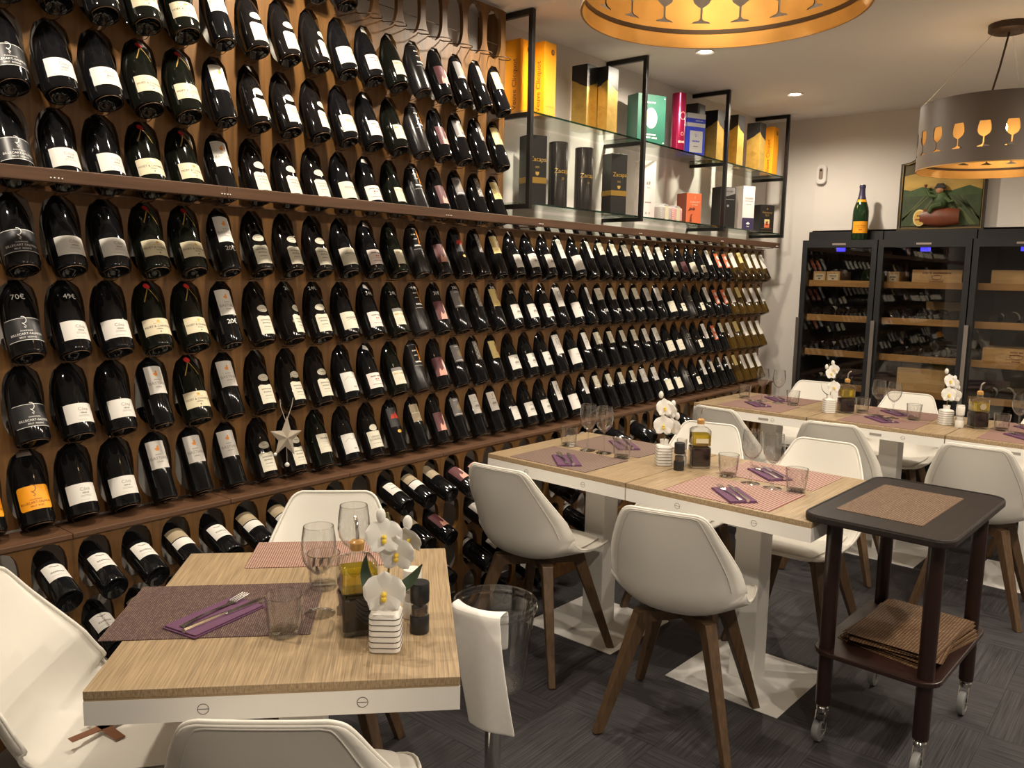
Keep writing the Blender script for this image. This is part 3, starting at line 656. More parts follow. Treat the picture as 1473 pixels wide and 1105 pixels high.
# ------------------------------------------------------------------ glass wall shelf above the rack
FX = [2.948, 3.908, 4.893, 5.850]; FY0 = 2.358; SHELF_Z = (1.822, 2.220); FT = 2.642
unit = tag(empty('wall_shelf', (0, WALL_Y, 0)), 'black metal wall shelf with glass boards, full of boxed bottles', 'shelf')
for x in FX:
    q = .011; y0, y1 = FY0-WALL_Y, -.0005
    mb = MB().box(x-q, x+q, y0-q, y0+q, SHELF_Z[0]-.03, FT)
    mb.box(x-q, x+q, y0+q, y1, FT-.022, FT)
    for z in SHELF_Z: mb.box(x-q, x+q, y0+q, y1, z-.030, z-.009)
    mb.build('metal_frame', 'black_metal', unit, bevel=.0012, weld=False)
for a, b in zip(FX[:-1], FX[1:]):
    for z in SHELF_Z:
        g = MB().box(a-.008, b-.012, FY0-WALL_Y+.014, -.012, z-.0085, z-.0005).build('glass_board', 'glass_shelf', unit)
        MB().box(a+.012, b-.012, FY0-WALL_Y+.0115, FY0-WALL_Y+.014, z-.0085, z-.0005).build('glass_edge', 'green_edge', g)
def fbox(name, x, y, z, w, d, h, m, label, cat='gift box', rz=0.):
    """upright carton: x,y is the corner nearest the room's left (min x, min y)"""
    t = tag(empty(name, (x+w/2, y+d/2, z), rz), label, cat, 'boxed bottles on the wall shelf')
    MB().box(-w/2, w/2, -d/2, d/2, 0, h).build('carton', m, t, bevel=.0012)
    return t
def front(w, d, dx=0, dz=0, o=.0012): return lambda u, v: (u+dx, -d/2-o, v+dz)        # face towards the room
def side(w, d, dy=0, dz=0, o=.0012): return lambda u, v: (-w/2-o, -u+dy, v+dz)        # face towards -x
def panel_on(name, pts, m, t, fn): return MB().add([fn(x, y) for x, y in pts], [tuple(range(len(pts)))]).build(name, m, t)
def rc(w, h): return [(-w/2, -h/2), (w/2, -h/2), (w/2, h/2), (-w/2, h/2)]
Z1, Z0 = SHELF_Z[1], SHELF_Z[0]
def orange(x, y, label):
    w = .088; t = fbox('champagne_carton', x, y, Z1, w, w, .325, 'paper_orange', label)
    r90 = side(w, w, -.012, .10)
    flat_text('lettering', 'Veuve Clicquot', .036, 'print_brown', t, lambda u, v: side(w, w, -.012, .128)(-v, u))
    panel_on('emblem', seg_ellipse(.012, .013, 16), 'print_brown', t, front(w, w, .016, .285))
    panel_on('emblem_star', seg_ellipse(.006, .007, 12), 'print_gold', t, front(w, w, .016, .285, .0018))
    flat_text('small_lettering', 'Veuve Clicquot', .010, 'print_gold', t, front(w, w, 0, .045))
    return t
orange(2.985, 2.452, 'orange champagne carton next to the wooden rack end')
orange(3.085, 2.392, 'orange champagne carton with round emblem beside the gold cartons')
orange(5.695, 2.395, 'single orange champagne carton near the end wall')
def goldbox(x, y, z, label, w=.092, h=.315, peak=True):
    t = fbox('mountain_carton', x, y, z, w, w, h, 'gift_gold', label)
    if peak:
        up = [(-.5, .80), (-.36, .775), (-.2, .735), (-.04, .71), (.12, .70), (.3, .675), (.5, .655)]; dn = [(-.5, .655), (-.3, .67), (-.12, .70), (.05, .715), (.2, .75), (.36, .775), (.5, .80)]
    else:
        up = [(-.5, .655), (-.34, .66), (-.2, .69), (-.04, .70), (.12, .725), (.3, .735), (.5, .77)]; dn = [(-.5, .78), (-.3, .755), (-.12, .735), (.05, .70), (.2, .69), (.36, .665), (.5, .655)]
    for nm, fn, ed in (('black_top', front(w, w), up), ('black_top', side(w, w), dn)):
        panel_on(nm, [(-w/2, h)]+[(a*w, b*h) for a, b in ed]+[(w/2, h)], 'gift_black', t, fn)
    panel_on('lid', rc(w, w), 'gift_black', t, lambda u, v: (u, v, h+.001))
    for fn in (front(w, w, 0, h*.36), side(w, w, 0, h*.36)):
        vs, fs = ringgeo(.016, .012, .0012); MB().add([fn(*p) for p in vs], fs).build('sun_print', 'gift_gold_line', t)
        vs, fs = ringgeo(.006, .005, .0016); MB().add([fn(*p) for p in vs], fs).build('sun_print', 'gift_gold_line', t)
        for dx in (-.030, .018): panel_on('line_print', [(dx, -.001), (dx+.012, -.001), (dx+.012, .001), (dx, .001)], 'gift_gold_line', t, fn)
    return t
goldbox(3.500, 2.445, Z1, 'gold carton with black peak top beside the orange cartons, rear of the pair', peak=False)
goldbox(3.596, 2.385, Z1, 'gold carton with black peak top left of the green box, front of the pair')
goldbox(4.905, 2.43, Z1, 'gold carton with black peak top right behind the blue carton')
goldbox(5.115, 2.39, Z1, 'gold carton with black peak top right of the third shelf post')
goldbox(5.25, 2.47, Z1, 'gold carton with black peak top half hidden between two gold cartons', peak=False)
goldbox(5.445, 2.385, Z1, 'gold carton with black peak top beside the lone orange carton')
t = fbox('dark_carton', 4.735, 2.482, Z1, .10, .10, .335, 'gift_black', 'tall black carton standing behind the blue carton')
t = fbox('green_box', 4.010, 2.415, Z1, .19, .095, .265, 'gift_green', 'wide green gift box with white portrait oval', rz=radians(-22))
panel_on('side_panel', rc(.095, .265), 'gift_green', t, side(.19, .095, 0, .1325))
panel_on('oval_frame', seg_ellipse(.040, .054, 28), 'print_white', t, front(.19, .095, -.004, .140))
panel_on('oval_field', seg_ellipse(.034, .047, 28), 'paper_cream', t, front(.19, .095, -.004, .140, .0018))
panel_on('portrait', [(-.020, -.036), (.020, -.036), (.016, -.016), (.012, -.006), (.014, .014), (.006, .030), (-.008, .030), (-.014, .014), (-.010, -.006), (-.018, -.018)], 'print_grey', t, front(.19, .095, -.004, .140, .0024))
flat_text('lettering', '~THE TENTH MUSE', .0125, 'print_white', t, front(.19, .095, -.02, .222))
flat_text('lettering', '~DISTILLED', .014, 'print_white', t, front(.19, .095, 0, .052)); flat_text('lettering', '~SMALL BATCH', .015, 'print_white', t, front(.19, .095, 0, .036))
for u, v in ((.084, .25), (.084, .014)): panel_on('corner_stud', seg_ellipse(.004, .004, 10), 'print_white', t, front(.19, .095, u, v))
def tubebox(x, y, z, r, h, m, label):
    t = tag(empty('gift_tube', (x, y, z)), label, 'gift tube', 'boxed bottles on the wall shelf')
    MB().lathe([(0, 0), (r, 0), (r, h*.78), (r*.995, h*.782), (r*.995, h), (r*.95, h+.002), (0, h+.002)], 28).build('tube_body', m, t, smooth=True)
    return t
def on_tube(name, geo, r, zc, m, t, ang, o=.0008):
    vs, fs = geo
    return MB().add([((r+o)*sin(ang+x/r), -(r+o)*cos(ang+x/r), zc+y) for x, y in vs], fs).build(name, m, t, weld=False)
t = tubebox(4.372, 2.41, Z1, .040, .315, 'gift_magenta', 'shiny magenta gift tube beside the green box')
A = radians(-25)
on_tube('ring_print', ringgeo(.018, .022, .003), .040, .19, 'paper_pink', t, A); on_tube('ring_print', ringgeo(.009, .010, .002), .040, .09, 'paper_pink', t, A)
on_tube('lettering', text_geo('~ROSE', .022), .040, .045, 'paper_pink', t, A)
t = fbox('blue_carton', 4.560, 2.415, Z1, .135, .10, .245, 'gift_blue', 'blue and silver carton beside the magenta tube', rz=radians(-24))
for fn, w in ((front(.135, .10), .135), (side(.135, .10), .10)):
    panel_on('silver_band', [(-w/2, .168), (w/2, .168), (w/2, .190), (-w/2, .190)], 'gift_silver', t, fn)
    panel_on('silver_band', [(-w/2, .216), (w/2, .216), (w/2, .245), (-w/2, .245)], 'gift_silver', t, fn)
panel_on('silver_panel', [(-.045, .02), (.050, .02), (.050, .145), (-.045, .145)], 'gift_silver', t, front(.135, .10))
flat_text('lettering', '~GLENMORA', .014, 'gift_blue', t, front(.135, .10, 0, .085, .0022)); flat_text('lettering', '~HIGHLAND', .009, 'gift_navy', t, front(.135, .10, 0, .055, .0022))
flat_text('emblem', 'U', .026, 'gift_blue', t, front(.135, .10, 0, .118, .0022)); flat_text('lettering', '~SINGLE MALT', .010, 'gift_silver', t, front(.135, .10, .02, .203, .0022))
def darkbox(x, y, label, rz):
    w, d, h = .098, .09, .315
    t = fbox('rum_carton', x, y, Z0, w, d, h, 'gift_black', label, rz=rz)
    for fn, ww in ((front(w, d), w), (side(w, d), d)): panel_on('gold_band', [(-ww/2, .098), (ww/2, .098), (ww/2, .125), (-ww/2, .125)], 'paper_tan' if False else 'gift_gold_line', t, fn)
    flat_text('lettering', 'Zacapa', .030, 'print_gold', t, front(w, d, .004, .206)); flat_text('lettering', 'XO', .014, 'print_gold', t, front(w, d, 0, .170))
    panel_on('crest', [(-.010, .150), (.010, .150), (.008, .138), (0, .132), (-.008, .138)], 'print_gold', t, front(w, d))
    return t
darkbox(3.065, 2.425, 'black rum carton with gold band beside the first shelf post', radians(-24)); darkbox(3.765, 2.425, 'black rum carton with gold band right of the two dark tubes', radians(-24))
for x, lab in ((3.258, 'dark metallic gift tube with gold script, nearer the rum carton by the first post'), (3.472, 'dark metallic gift tube with gold script, between tube and second rum carton')):
    t = tubebox(x, 2.43, Z0, .046, .300, 'gift_tube', lab)
    on_tube('lettering', text_geo('Zacapa', .030), .046, .165, 'print_gold', t, radians(-22)); on_tube('lettering', text_geo('23', .014), .046, .13, 'print_gold', t, radians(-22))
    on_tube('dark_window', rect(.045, .06), .046, .075, 'gift_black', t, radians(-45))
t = fbox('blush_carton', 4.095, 2.435, Z0, .088, .085, .315, 'gift_pink', 'tall pale pink carton right of the second shelf post', rz=radians(-28))
flat_text('lettering', '~Ro', .030, 'print_grey', t, front(.088, .085, 0, .195)); flat_text('lettering', '~RUINART', .011, 'print_grey', t, front(.088, .085, 0, .09)); flat_text('lettering', '~BLANC', .008, 'print_grey', t, front(.088, .085, 0, .17)); flat_text('lettering', '~* *', .02, 'print_grey', t, front(.088, .085, 0, .03))
stripes('candy_red', (.55, .06, .06), (.75, .70, .66), 60, 'DIAGONAL'); stripes('candy_grey', (.30, .28, .27), (.62, .58, .54), 60, 'DIAGONAL')
for x, m, lab in ((4.262, 'candy_grey', 'small grey-striped cellophane gift pack beside the pale pink carton'), (4.395, 'candy_red', 'small red-striped cellophane gift pack beside the red carton')):
    t = tag(empty('gift_pack', (x, 2.44, Z0)), lab, 'gift pack', 'boxed bottles on the wall shelf')
    MB().box(-.055, .055, -.04, .04, 0, .078).build('pack', m, t, bevel=.008)
    MB().prism([(-.02, .0), (.02, .0), (.02, .078), (-.02, .078)], -.0415, -.0405, 'XZ').build('label_strip', 'paper_cream', t)
    MB().prism([(-.050, .074), (-.01, .092), (.03, .086), (.052, .074)], -.035, .035, 'XZ').build('wrap_fold', 'gift_silver', t, bevel=.003)
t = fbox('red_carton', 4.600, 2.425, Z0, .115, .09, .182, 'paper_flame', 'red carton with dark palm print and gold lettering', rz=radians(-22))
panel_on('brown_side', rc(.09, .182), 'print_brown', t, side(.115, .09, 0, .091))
panel_on('palm_leaf', [(-.045, .075), (-.03, .098), (-.012, .092), (.0, .100), (.012, .088), (.0, .080), (-.014, .084), (-.03, .080)], 'print_brown', t, front(.115, .09)); panel_on('palm_trunk', [(-.030, .012), (-.012, .012), (-.016, .045), (-.008, .060), (-.022, .055)], 'print_brown', t, front(.115, .09))
flat_text('lettering', 'CUBANEY', .017, 'paper_cream', t, front(.115, .09, .006, .130)); flat_text('lettering', 'I', .024, 'paper_cream', t, front(.115, .09, .006, .156)); flat_text('lettering', '~GRAN RESERVA', .008, 'paper_cream', t, front(.115, .09, .006, .114))
t = fbox('charcoal_carton', 5.095, 2.44, Z0, .125, .09, .265, 'gift_black', 'charcoal carton with silver top right of the third post', rz=radians(-26))
panel_on('silver_top', [(-.055, .20), (.0, .208), (.055, .225), (.055, .262), (-.055, .262)], 'paper_grey', t, front(.125, .09)); flat_text('lettering', '~SINGLE MALT', .014, 'print_dark', t, front(.125, .09, 0, .238, .002)); panel_on('dot', seg_ellipse(.008, .008, 12), 'gift_silver', t, front(.125, .09, 0, .145))
panel_on('trim_line', [(-.05, .184), (.05, .184), (.05, .187), (-.05, .187)], 'gift_silver', t, front(.125, .09))
goldbox(5.345, 2.4955, Z0, 'gold carton with black peak top behind the white whisky carton', w=.098, h=.275)
t = fbox('whisky_carton', 5.305, 2.385, Z0, .098, .085, .285, 'gift_pink', 'tall white carton with navy base in front of a gold carton', rz=radians(-26))
panel_on('navy_base', [(-.049, .0015), (.049, .0015), (.049, .078), (-.049, .078)], 'gift_navy', t, front(.098, .085)); flat_text('lettering', 'TALISKER', .017, 'print_dark', t, front(.098, .085, 0, .205)); flat_text('lettering', 'PORT RUIGHE', .011, 'print_dark', t, front(.098, .085, 0, .188)); flat_text('lettering', '~SINGLE MALT', .008, 'print_grey', t, front(.098, .085, 0, .166))
panel_on('mark', [(-.018, .040), (0, .052), (.018, .040), (0, .034)], 'print_white', t, front(.098, .085, 0, 0, .002)); flat_text('lettering', '~SKYE', .010, 'print_white', t, front(.098, .085, 0, .022, .002)); vs, fs = ringgeo(.018, .018, .0015); fn = front(.098, .085, 0, .245); MB().add([fn(*p) for p in vs], fs).build('ring_print', 'paper_blush', t)
t = fbox('cognac_carton', 5.700, 2.425, Z0, .125, .09, .195, 'gift_black', 'short black cognac carton with small picture, near the end wall', rz=radians(-26))
flat_text('lettering', 'Hennessy', .023, 'print_gold', t, front(.125, .09, 0, .142)); flat_text('lettering', 'X.O', .020, 'print_gold', t, front(.125, .09, 0, .122)); panel_on('picture', rc(.046, .058), 'paper_flame', t, front(.125, .09, 0, .066)); panel_on('picture_sky', [(-.023, 0), (.023, 0), (.023, .029), (-.023, .029)], 'paper_yellow', t, front(.125, .09, 0, .066, .0018)); panel_on('picture_shape', [(-.012, -.012), (-.004, .0), (-.014, .012), (.012, .018), (.006, .0), (.012, -.012)], 'print_brown', t, front(.125, .09, 0, .066, .0024)); panel_on('leaf_mark', [(-.008, 0), (.008, 0), (0, .012)], 'print_gold', t, front(.125, .09, 0, .163))
for nm, zz in (('line_print', .010), ('line_print', .03)): panel_on(nm, [(-.05, zz), (.05, zz), (.05, zz+.001), (-.05, zz+.001)], 'print_gold', t, front(.125, .09))

# ------------------------------------------------------------------ wine fridges in the end-wall recess
FRX = 5.875
FR = [(2.213, 1.706), (1.702, 1.140), (1.136, .575)]
FN = ['beside the white pier', 'between the two other fridges', 'with long crates on several shelves']
shelf_z = [1.475, 1.232, .985, .75, .50]
for k, (ya, yb) in enumerate(FR):
    cy = (ya+yb)/2; w = (ya-yb)/2
    t = tag(empty('wine_fridge', (FRX, cy, 0)), 'tall black glass-door wine fridge '+FN[k], 'wine fridge')
    body = MB()
    D0, D1 = .052, .74
    body.box(D0+.06, D1, -w+.002, -w+.022, .06, 1.835).box(D0+.06, D1, w-.022, w-.002, .06, 1.835).box(D0+.06, D1, -w+.022, w-.022, 1.76, 1.835).box(D0+.06, D1, -w+.022, w-.022, .0, .10).box(D1-.02, D1, -w+.022, w-.022, .10, 1.76)
    body.build('cabinet', 'fridge_black', t, weld=False)
    MB().box(.0535, D0+.0595, -w+.002, w-.002, 1.735, 1.772).box(.0535, D0+.0595, -w+.002, -w+.03, .06, 1.735).box(.0535, D0+.0595, w-.03, w-.002, .06, 1.735).build('front_frame', 'fridge_black', t, weld=False)
    fw = .036
    d = MB().box(0, .045, -w+.002, -w+fw, .09, 1.772).box(0, .045, w-fw, w-.002, .09, 1.772).box(0, .045, -w+fw, w-fw, 1.722, 1.772).box(0, .045, -w+fw, w-fw, .09, .16).build('door', 'fridge_black', t, weld=False)
    MB().box(.012, .020, -w+fw, w-fw, .16, 1.722).build('door_glass', 'glass_door', d)
    MB().box(-.030, -.016, w-.020, w+.004 if k else w+.004, .50, 1.232).box(-.016, 0, w-.014, w-.004, .56, .58).box(-.016, 0, w-.014, w-.004, 1.16, 1.18).build('handle', 'brushed', d, weld=False)
    MB().box(-.002, 0, -.045, .045, 1.738, 1.750).build('badge', 'badge', d)
    MB().box(.030, .034, -.035, .025, 1.695, 1.720).build('display', 'display_blue', t)
    for z in shelf_z:
        MB().box(.085, .112, -w+.032, w-.032, z-.022, z+.022).build('shelf_front', 'shelf_wood', t, bevel=.002)
        rk = MB()
        for q in range(6): rk.box(.112, D1-.03, -w+.04+q*(2*w-.1)/5, -w+.06+q*(2*w-.1)/5, z-.012, z+.004)
        rk.build('shelf_slats', 'shelf_wood', t, weld=False)
# bottles and crates in the fridges
def lie(key, x, y, z, label, twist=0.):
    body, els, desc, R, pf = design(key)
    o = link('wine_bottle', body); o.location = (x, y, z+R)
    o.rotation_euler = (Matrix.Rotation(radians(90), 3, 'Y') @ Matrix.Rotation(twist, 3, 'Z')).to_euler()
    for n, me, par in els[:1]: link(n, me, o)
    return tag(o, label, 'bottle', 'bottles lying in the fridges')
FW = ['fridge by the pier', 'middle fridge', 'fridge with long crates']
FILL = {0: {0: [], 1: [.1, .3, .5, .7, .9], 2: [.11, .31, .51, .71, .91], 3: [.12, .34, .62, .84]}, 1: {1: [.14, .325, .51, .695, .88], 2: [.22, .4, .58, .76], 3: []}, 2: {1: [.2, .38, .58, .8], 3: [.2, .4, .6]}}
for k, rows in FILL.items():
    ya, yb = FR[k]
    for r, us in rows.items():
        for n, u in enumerate(us):
            lie(('plainred', 'low')[n % 2], FRX+.125, ya-.04-u*(ya-yb-.08), shelf_z[r]+.006, 'dark bottle lying base out in %s, %s shelf, %s from pier' % (FW[k], nth(r+1), nth(n+1)), radians(random.uniform(-60, 60)))
lie('magnum', FRX+.16, 1.800, shelf_z[0]+.006, 'pale-based bottle lying on the top shelf beside two small crates')
def crate(x, y, z, w, h, d, label, txt=None, stick=False):
    t = tag(empty('wooden_crate', (x, y, z)), label, 'crate', 'wooden crates in the fridges')
    MB().box(0, d, -w/2, w/2, 0, h).build('box', 'crate_wood', t, bevel=.0015)
    MB().box(-.006, -.0005, -w/2, w/2, h*.02, h*.98).build('front_board', 'crate_wood', t, bevel=.001)
    f = lambda u, v: (-.0072, -u, v+h/2)
    if stick:
        MB().add([f(a, b) for a, b in rc(w*.72, h*.55)], [(0, 1, 2, 3)]).build('sticker', 'paper_cream', t)
        for q in (.12, .02): MB().add([(-.0080, -a, b+h/2+q*h) for a, b in rc(w*.55, .004)], [(0, 1, 2, 3)]).build('sticker_print', 'print_dark', t)
        MB().add([(-.0080, -a, b+h/2-.14*h) for a, b in rc(w*.2, .008)], [(0, 1, 2, 3)]).build('sticker_print', 'print_dark', t)
    if txt:
        flat_text('lettering', txt[0], h*.16, 'print_brown', t, lambda u, v: f(u, v+h*.28)); flat_text('lettering', txt[1], h*.13, 'print_brown', t, lambda u, v: f(u, v-h*.30))
        for geo in (ringgeo(w*.10, h*.16, .003), rect(w*.22, .003, (0, h*.10)), rect(w*.3, .002, (0, -h*.18))): MB().add([f(*p) for p in geo[0]], geo[1]).build('brand_mark', 'print_brown', t)
    return t
zs = [z+.005 for z in shelf_z]
crate(FRX+.1225, 2.120, zs[0], .085, .080, .24, 'small stickered crate on top fridge shelf, next to the pier', stick=True)
crate(FRX+.1225, 2.025, zs[0], .092, .080, .24, 'small stickered crate on top fridge shelf, second from the pier', stick=True)
crate(FRX+.1225, 1.625, zs[0], .075, .082, .24, 'small stickered crate beside the long branded crate', stick=True)
crate(FRX+.1225, 1.355, zs[0], .30, .098, .26, 'long branded pine crate on top shelf of the middle fridge', txt=('~CHATEAU CORMEIL-FIGEAC', '~SAINT-EMILION'))
crate(FRX+.445, 1.34, zs[1], .28, .125, .22, 'plain pine crate behind the bottles of the middle fridge')
crate(FRX+.1225, 1.40, zs[3], .30, .165, .26, 'deep pine crate low in the middle fridge')
crate(FRX+.1225, .86, zs[0], .36, .10, .26, 'long pine crate on top shelf of the third fridge')
crate(FRX+.1225, .86, zs[2], .38, .10, .26, 'long pine crate with dark knot in the third fridge', txt=('~GRAND VIN', '~POMEROL'))
# magnum standing on the fridge
body, els, desc, R, pf = design('magnum')
t = link('champagne_magnum', body); t.location = (FRX+.054, 1.846, 1.7725); t.rotation_euler = (0, 0, radians(-68))
for n, me, par in els: link(n, me, t)
tag(t, 'large green champagne bottle with orange label standing on the fridge', 'bottle')
# wall-mounted detector
t = tag(empty('wall_detector', (END_X, 2.185, 2.178)), 'small white oblong detector on the end wall', 'detector')
MB().prism(rrect(.072, .135, .028, 5, (0, .0675)), -.032, 0, 'YZ').build('housing', 'pale_plastic', t, bevel=.006)
MB().prism(rrect(.030, .078, .012, 4, (0, .072)), -.0335, -.0322, 'YZ').build('slot_panel', 'brushed', t)
MB().sphere((-.0335, 0, .097), .0075, 10, 6).build('lens', 'plastic_black', t)

# ------------------------------------------------------------------ painted wooden sign leaning on the wall
PW, PH = .52, .44
pc = ((1.640+1.122)/2)
t = tag(empty('painted_sign', (6.045, pc, 1.8365)), 'carved vineyard picture with dark arched frame standing on the fridges', 'picture')
def arch_outline(w, h, rise, lip):
    hw = w/2; pts = [(-hw, 0), (hw, 0), (hw, h)]
    for q in range(1, 6): a = pi/2*q/6; pts.append((hw-lip*sin(a)*1.0, h+lip*.55*(1-cos(a))))
    x0 = hw-lip; y0 = h+lip*.55
    n = 14
    for q in range(n+1):
        a = pi*q/n; pts.append((x0*.86*cos(a), y0+(rise)*sin(a)))
    for q in range(5, 0, -1): a = pi/2*q/6; pts.append((-hw+lip*sin(a), h+lip*.55*(1-cos(a))))
    pts.append((-hw, h)); return pts
outer = arch_outline(PW, PH, .20, .10); inner = [(x*.925, .018+(y-.0)*.945) for x, y in outer]
n = len(outer)
mb = MB(); vs = [(0, -y, z) for y, z in outer]+[(0, -y, z) for y, z in inner]+[(.030, -y, z) for y, z in outer]+[(.012, -y, z) for y, z in inner]
fs = []
for i in range(n):
    j = (i+1) % n; fs += [(i, j, n+j, n+i), (i, 2*n+i, 2*n+j, j), (n+i, n+j, 3*n+j, 3*n+i)]
mb.add(vs, fs).build('frame', 'pic_frame', t)
MB().tube([(-.001, -y*.94, .012+z*.957) for y, z in outer], .003, 6, closed=True).build('gilt_bead', 'pic_gold', t)
def pp(name, pts, x0, x1, m, par=t): return MB().prism([(-y, z) for y, z in pts], x0, x1, 'YZ').build(name, m, par)
pp('backing', inner, .012, .028, 'pic_dusk')
pp('painted_sky', [(-.235, .235), (.235, .235), (.235, .36), (.10, .40), (-.10, .385), (-.235, .36)], .009, .012, 'pic_sky')
pp('painted_hill', [(-.235, .20), (.235, .20), (.235, .255), (.16, .285), (.06, .255), (-.02, .262), (-.12, .285), (-.19, .262), (-.235, .272)], .007, .0115, 'pic_hill')
pp('painted_field', [(-.235, .030), (.235, .030), (.235, .225), (-.235, .225)], .006, .0115, 'pic_field')
for i in range(9):
    a = -.36+.09*i; pp('vine_row', [(a, .032), (a+.035, .032), (a*.25+.012, .222), (a*.25, .222)] if abs(a) < .2 else [(max(-.232, min(.232, a)), .08), (max(-.232, min(.232, a+.03)), .06), (a*.3+.012, .222), (a*.3, .222)], .004, .0058, 'pic_row')
br = MB(); br.grid(lambda u, v: (-.002-.030*sin(pi*v)*(.85+.15*sin(pi*u)), .135-.235*u-.02, .085+.058*(.85+.2*sin(pi*u))*cos(pi*v)), 12, 10)
brl = br.build('painted_barrel', 'pic_barrel', t, smooth=True)
MB().prism([(.118+y, .082+z) for y, z in seg_ellipse(.040, .055, 20)], -.020, -.004, 'YZ').build('barrel_head', 'paper_yellow', brl, bevel=.002)
MB().prism([(.118+y, .082+z) for y, z in seg_ellipse(.032, .045, 20)], -.0225, -.0202, 'YZ').build('barrel_emblem', 'print_gold', brl)
for z, s in ((.095, '~VIN'), (.070, '~ROUGE')): flat_text('lettering', s, .020, 'print_brown', brl, lambda u, v, z=z: (-.0235, .118-u, z+v))
fg = MB(); fg.sphere((-.015, -.005, .195), .042, 12, 8, (.5, 1.0, 1.2)); fg.tube([(-.02, -.01, .165), (-.03, .045, .15), (-.03, .06, .115)], [.022, .018, .014], 8); fg.tube([(-.02, .02, .215), (-.025, .065, .225), (-.025, .085, .262)], [.014, .012, .009], 8); fg.tube([(-.02, -.03, .21), (-.03, -.06, .18), (-.03, -.085, .185)], [.014, .012, .009], 8)
fg.build('painted_drinker', 'pic_hill', t, smooth=True)
MB().sphere((-.018, .008, .258), .024, 10, 8, (.6, 1, 1)).build('painted_head', 'pic_skin', t, smooth=True)
MB().prism([(-.030, .268), (.042, .268), (.036, .278), (.022, .300), (-.012, .300), (-.024, .280)], -.032, -.002, 'YZ').build('painted_hat', 'print_black', t, bevel=.003)
MB().lathe([(0, 0), (.008, .001), (.001, .004), (.001, .014), (.010, .022), (.010, .034), (0, .034)], 10, (-.025, .092, .262)).build('painted_glass', 'pic_barrel', t, smooth=True)

# ------------------------------------------------------------------ tables
PLATES = []
def table(x, y, rz, w, d, label, base=.222, plate=None):
    """top w (local x) by d (local y)"""
    t = tag(empty('dining_table', (x, y, 0), rz), label, 'table', 'oak-topped tables')
    tp = MB().box(-w/2, w/2, -d/2, d/2, .734, .75).build('table_top', 'oak', t, bevel=.0012)
    MB().box(-w/2+.0008, w/2-.0008, -d/2+.0008, d/2-.0008, .7305, .734).build('edge_band', 'oak_edge', tp)
    q = .03
    MB().box(-w/2, w/2, -d/2, -d/2+q, .6845, .7305).box(-w/2, w/2, d/2-q, d/2, .6845, .7305).box(-w/2, -w/2+q, -d/2+q, d/2-q, .6845, .7305).box(w/2-q, w/2, -d/2+q, d/2-q, .6845, .7305).build('apron', 'white_paint', t, weld=False)
    for sx, sy in ((-1, 0), (0, -1)):
        for o in (-.155, .13):
            c = (sx*(w/2+.0006), o, .7075) if sx else (o, sy*(d/2+.0006), .7075)
            vs, fs = ringgeo(.0105, .0105, .0012); v2, f2 = rect(.019, .0012)
            mb = MB()
            for V, Fc in ((vs, fs), (v2, f2)): mb.add([(c[0], c[1]+a, c[2]+b) if sx else (c[0]+a, c[1], c[2]+b) for a, b in V], Fc)
            mb.build('screw_cap', 'print_dark', t, weld=False)
    MB().box(-.05, .05, -.05, .05, .0042, .690).build('column', 'white_paint', t, bevel=.003)
    MB().box(-base, base, -base, base, .0002, .0042).build('base_plate', 'white_paint', t, bevel=.0012); PLATES.append((x, y, rz, base))
    if plate is not None:
        MB().box(-w/2-.0015, -w/2-.0005, plate-.03, plate+.03, .700, .713).build('name_plate', 'print_grey', t)
    return t
RZ = radians(-2.1)
table(1.085, 1.499, radians(46.5), .735, .672, 'single oak-topped table with orchid vase, next to the ice bucket', .20)
table(2.909, 1.893, RZ, .695, .690, 'oak-topped table end-on to the bottle rack, with brown striped mats')
table(2.884, 1.198, RZ, .695, .690, 'oak-topped table beside the black trolley, with red striped mats')
table(4.850, 1.945, RZ, .690, .692, 'oak-topped table at the rack end of the row before the fridges', plate=-.10)
table(4.825, 1.248, RZ, .690, .692, 'middle oak-topped table of the row before the fridges', plate=-.02)
table(4.800, .551, RZ, .690, .692, 'oak-topped table at the room end of the row before the fridges', plate=.05)

# ------------------------------------------------------------------ chairs
def crom(pts, t):
    n = len(pts)-1; f = min(max(t, 0), .99999)*n; i = int(f); u = f-i
    p = [pts[max(0, i-1)], pts[i], pts[min(n, i+1)], pts[min(n, i+2)]]
    return tuple(.5*((2*b)+(c-a)*u+(2*a-5*b+4*c-d)*u*u+(3*b-a-3*c+d)*u**3) for a, b, c, d in zip(*p))
#        x     z     half  lift
CH = [(.236, .424, .110, -.004), (.231, .436, .164, -.002), (.180, .446, .198, .004), (.090, .442, .213, .014), (.0, .433, .218, .034), (-.085, .429, .220, .068),
      (-.150, .446, .219, .096), (-.192, .498, .216, .102), (-.216, .565, .208, .088), (-.239, .638, .190, .058), (-.260, .712, .164, .028), (-.275, .770, .139, .010), (-.281, .792, .122, .005), (-.284, .801, .100, .002)]
def chair_pt(s, v):
    x, z, w, l = crom(CH, v)
    x2, z2, _, _ = crom(CH, min(v+.01, 1)); x1, z1, _, _ = crom(CH, max(v-.01, 0))
    tx_, tz_ = x2-x1, z2-z1; L = math.hypot(tx_, tz_) or 1
    nx, nz = tz_/L, -tx_/L            # towards the sitter
    e = abs(s)**2.6*l
    return Vector((x+nx*e, s*w, z+nz*e))
shell_mb = MB().grid(lambda u, v: tuple(chair_pt(2*u-1, v)), 18, 34)
shell_me = shell_mb.mesh('seat_shell', 'shell', True, angle=80)
edge = [chair_pt(-1, v/34) for v in range(35)]+[chair_pt(-1+2*u/12, 1) for u in range(1, 12)]+[chair_pt(1, 1-v/34) for v in range(35)]+[chair_pt(1-2*u/12, 0) for u in range(1, 12)]
rim_me = MB().tube(edge, .0045, 6, closed=True).mesh('shell_rim', 'shell', True, angle=80)
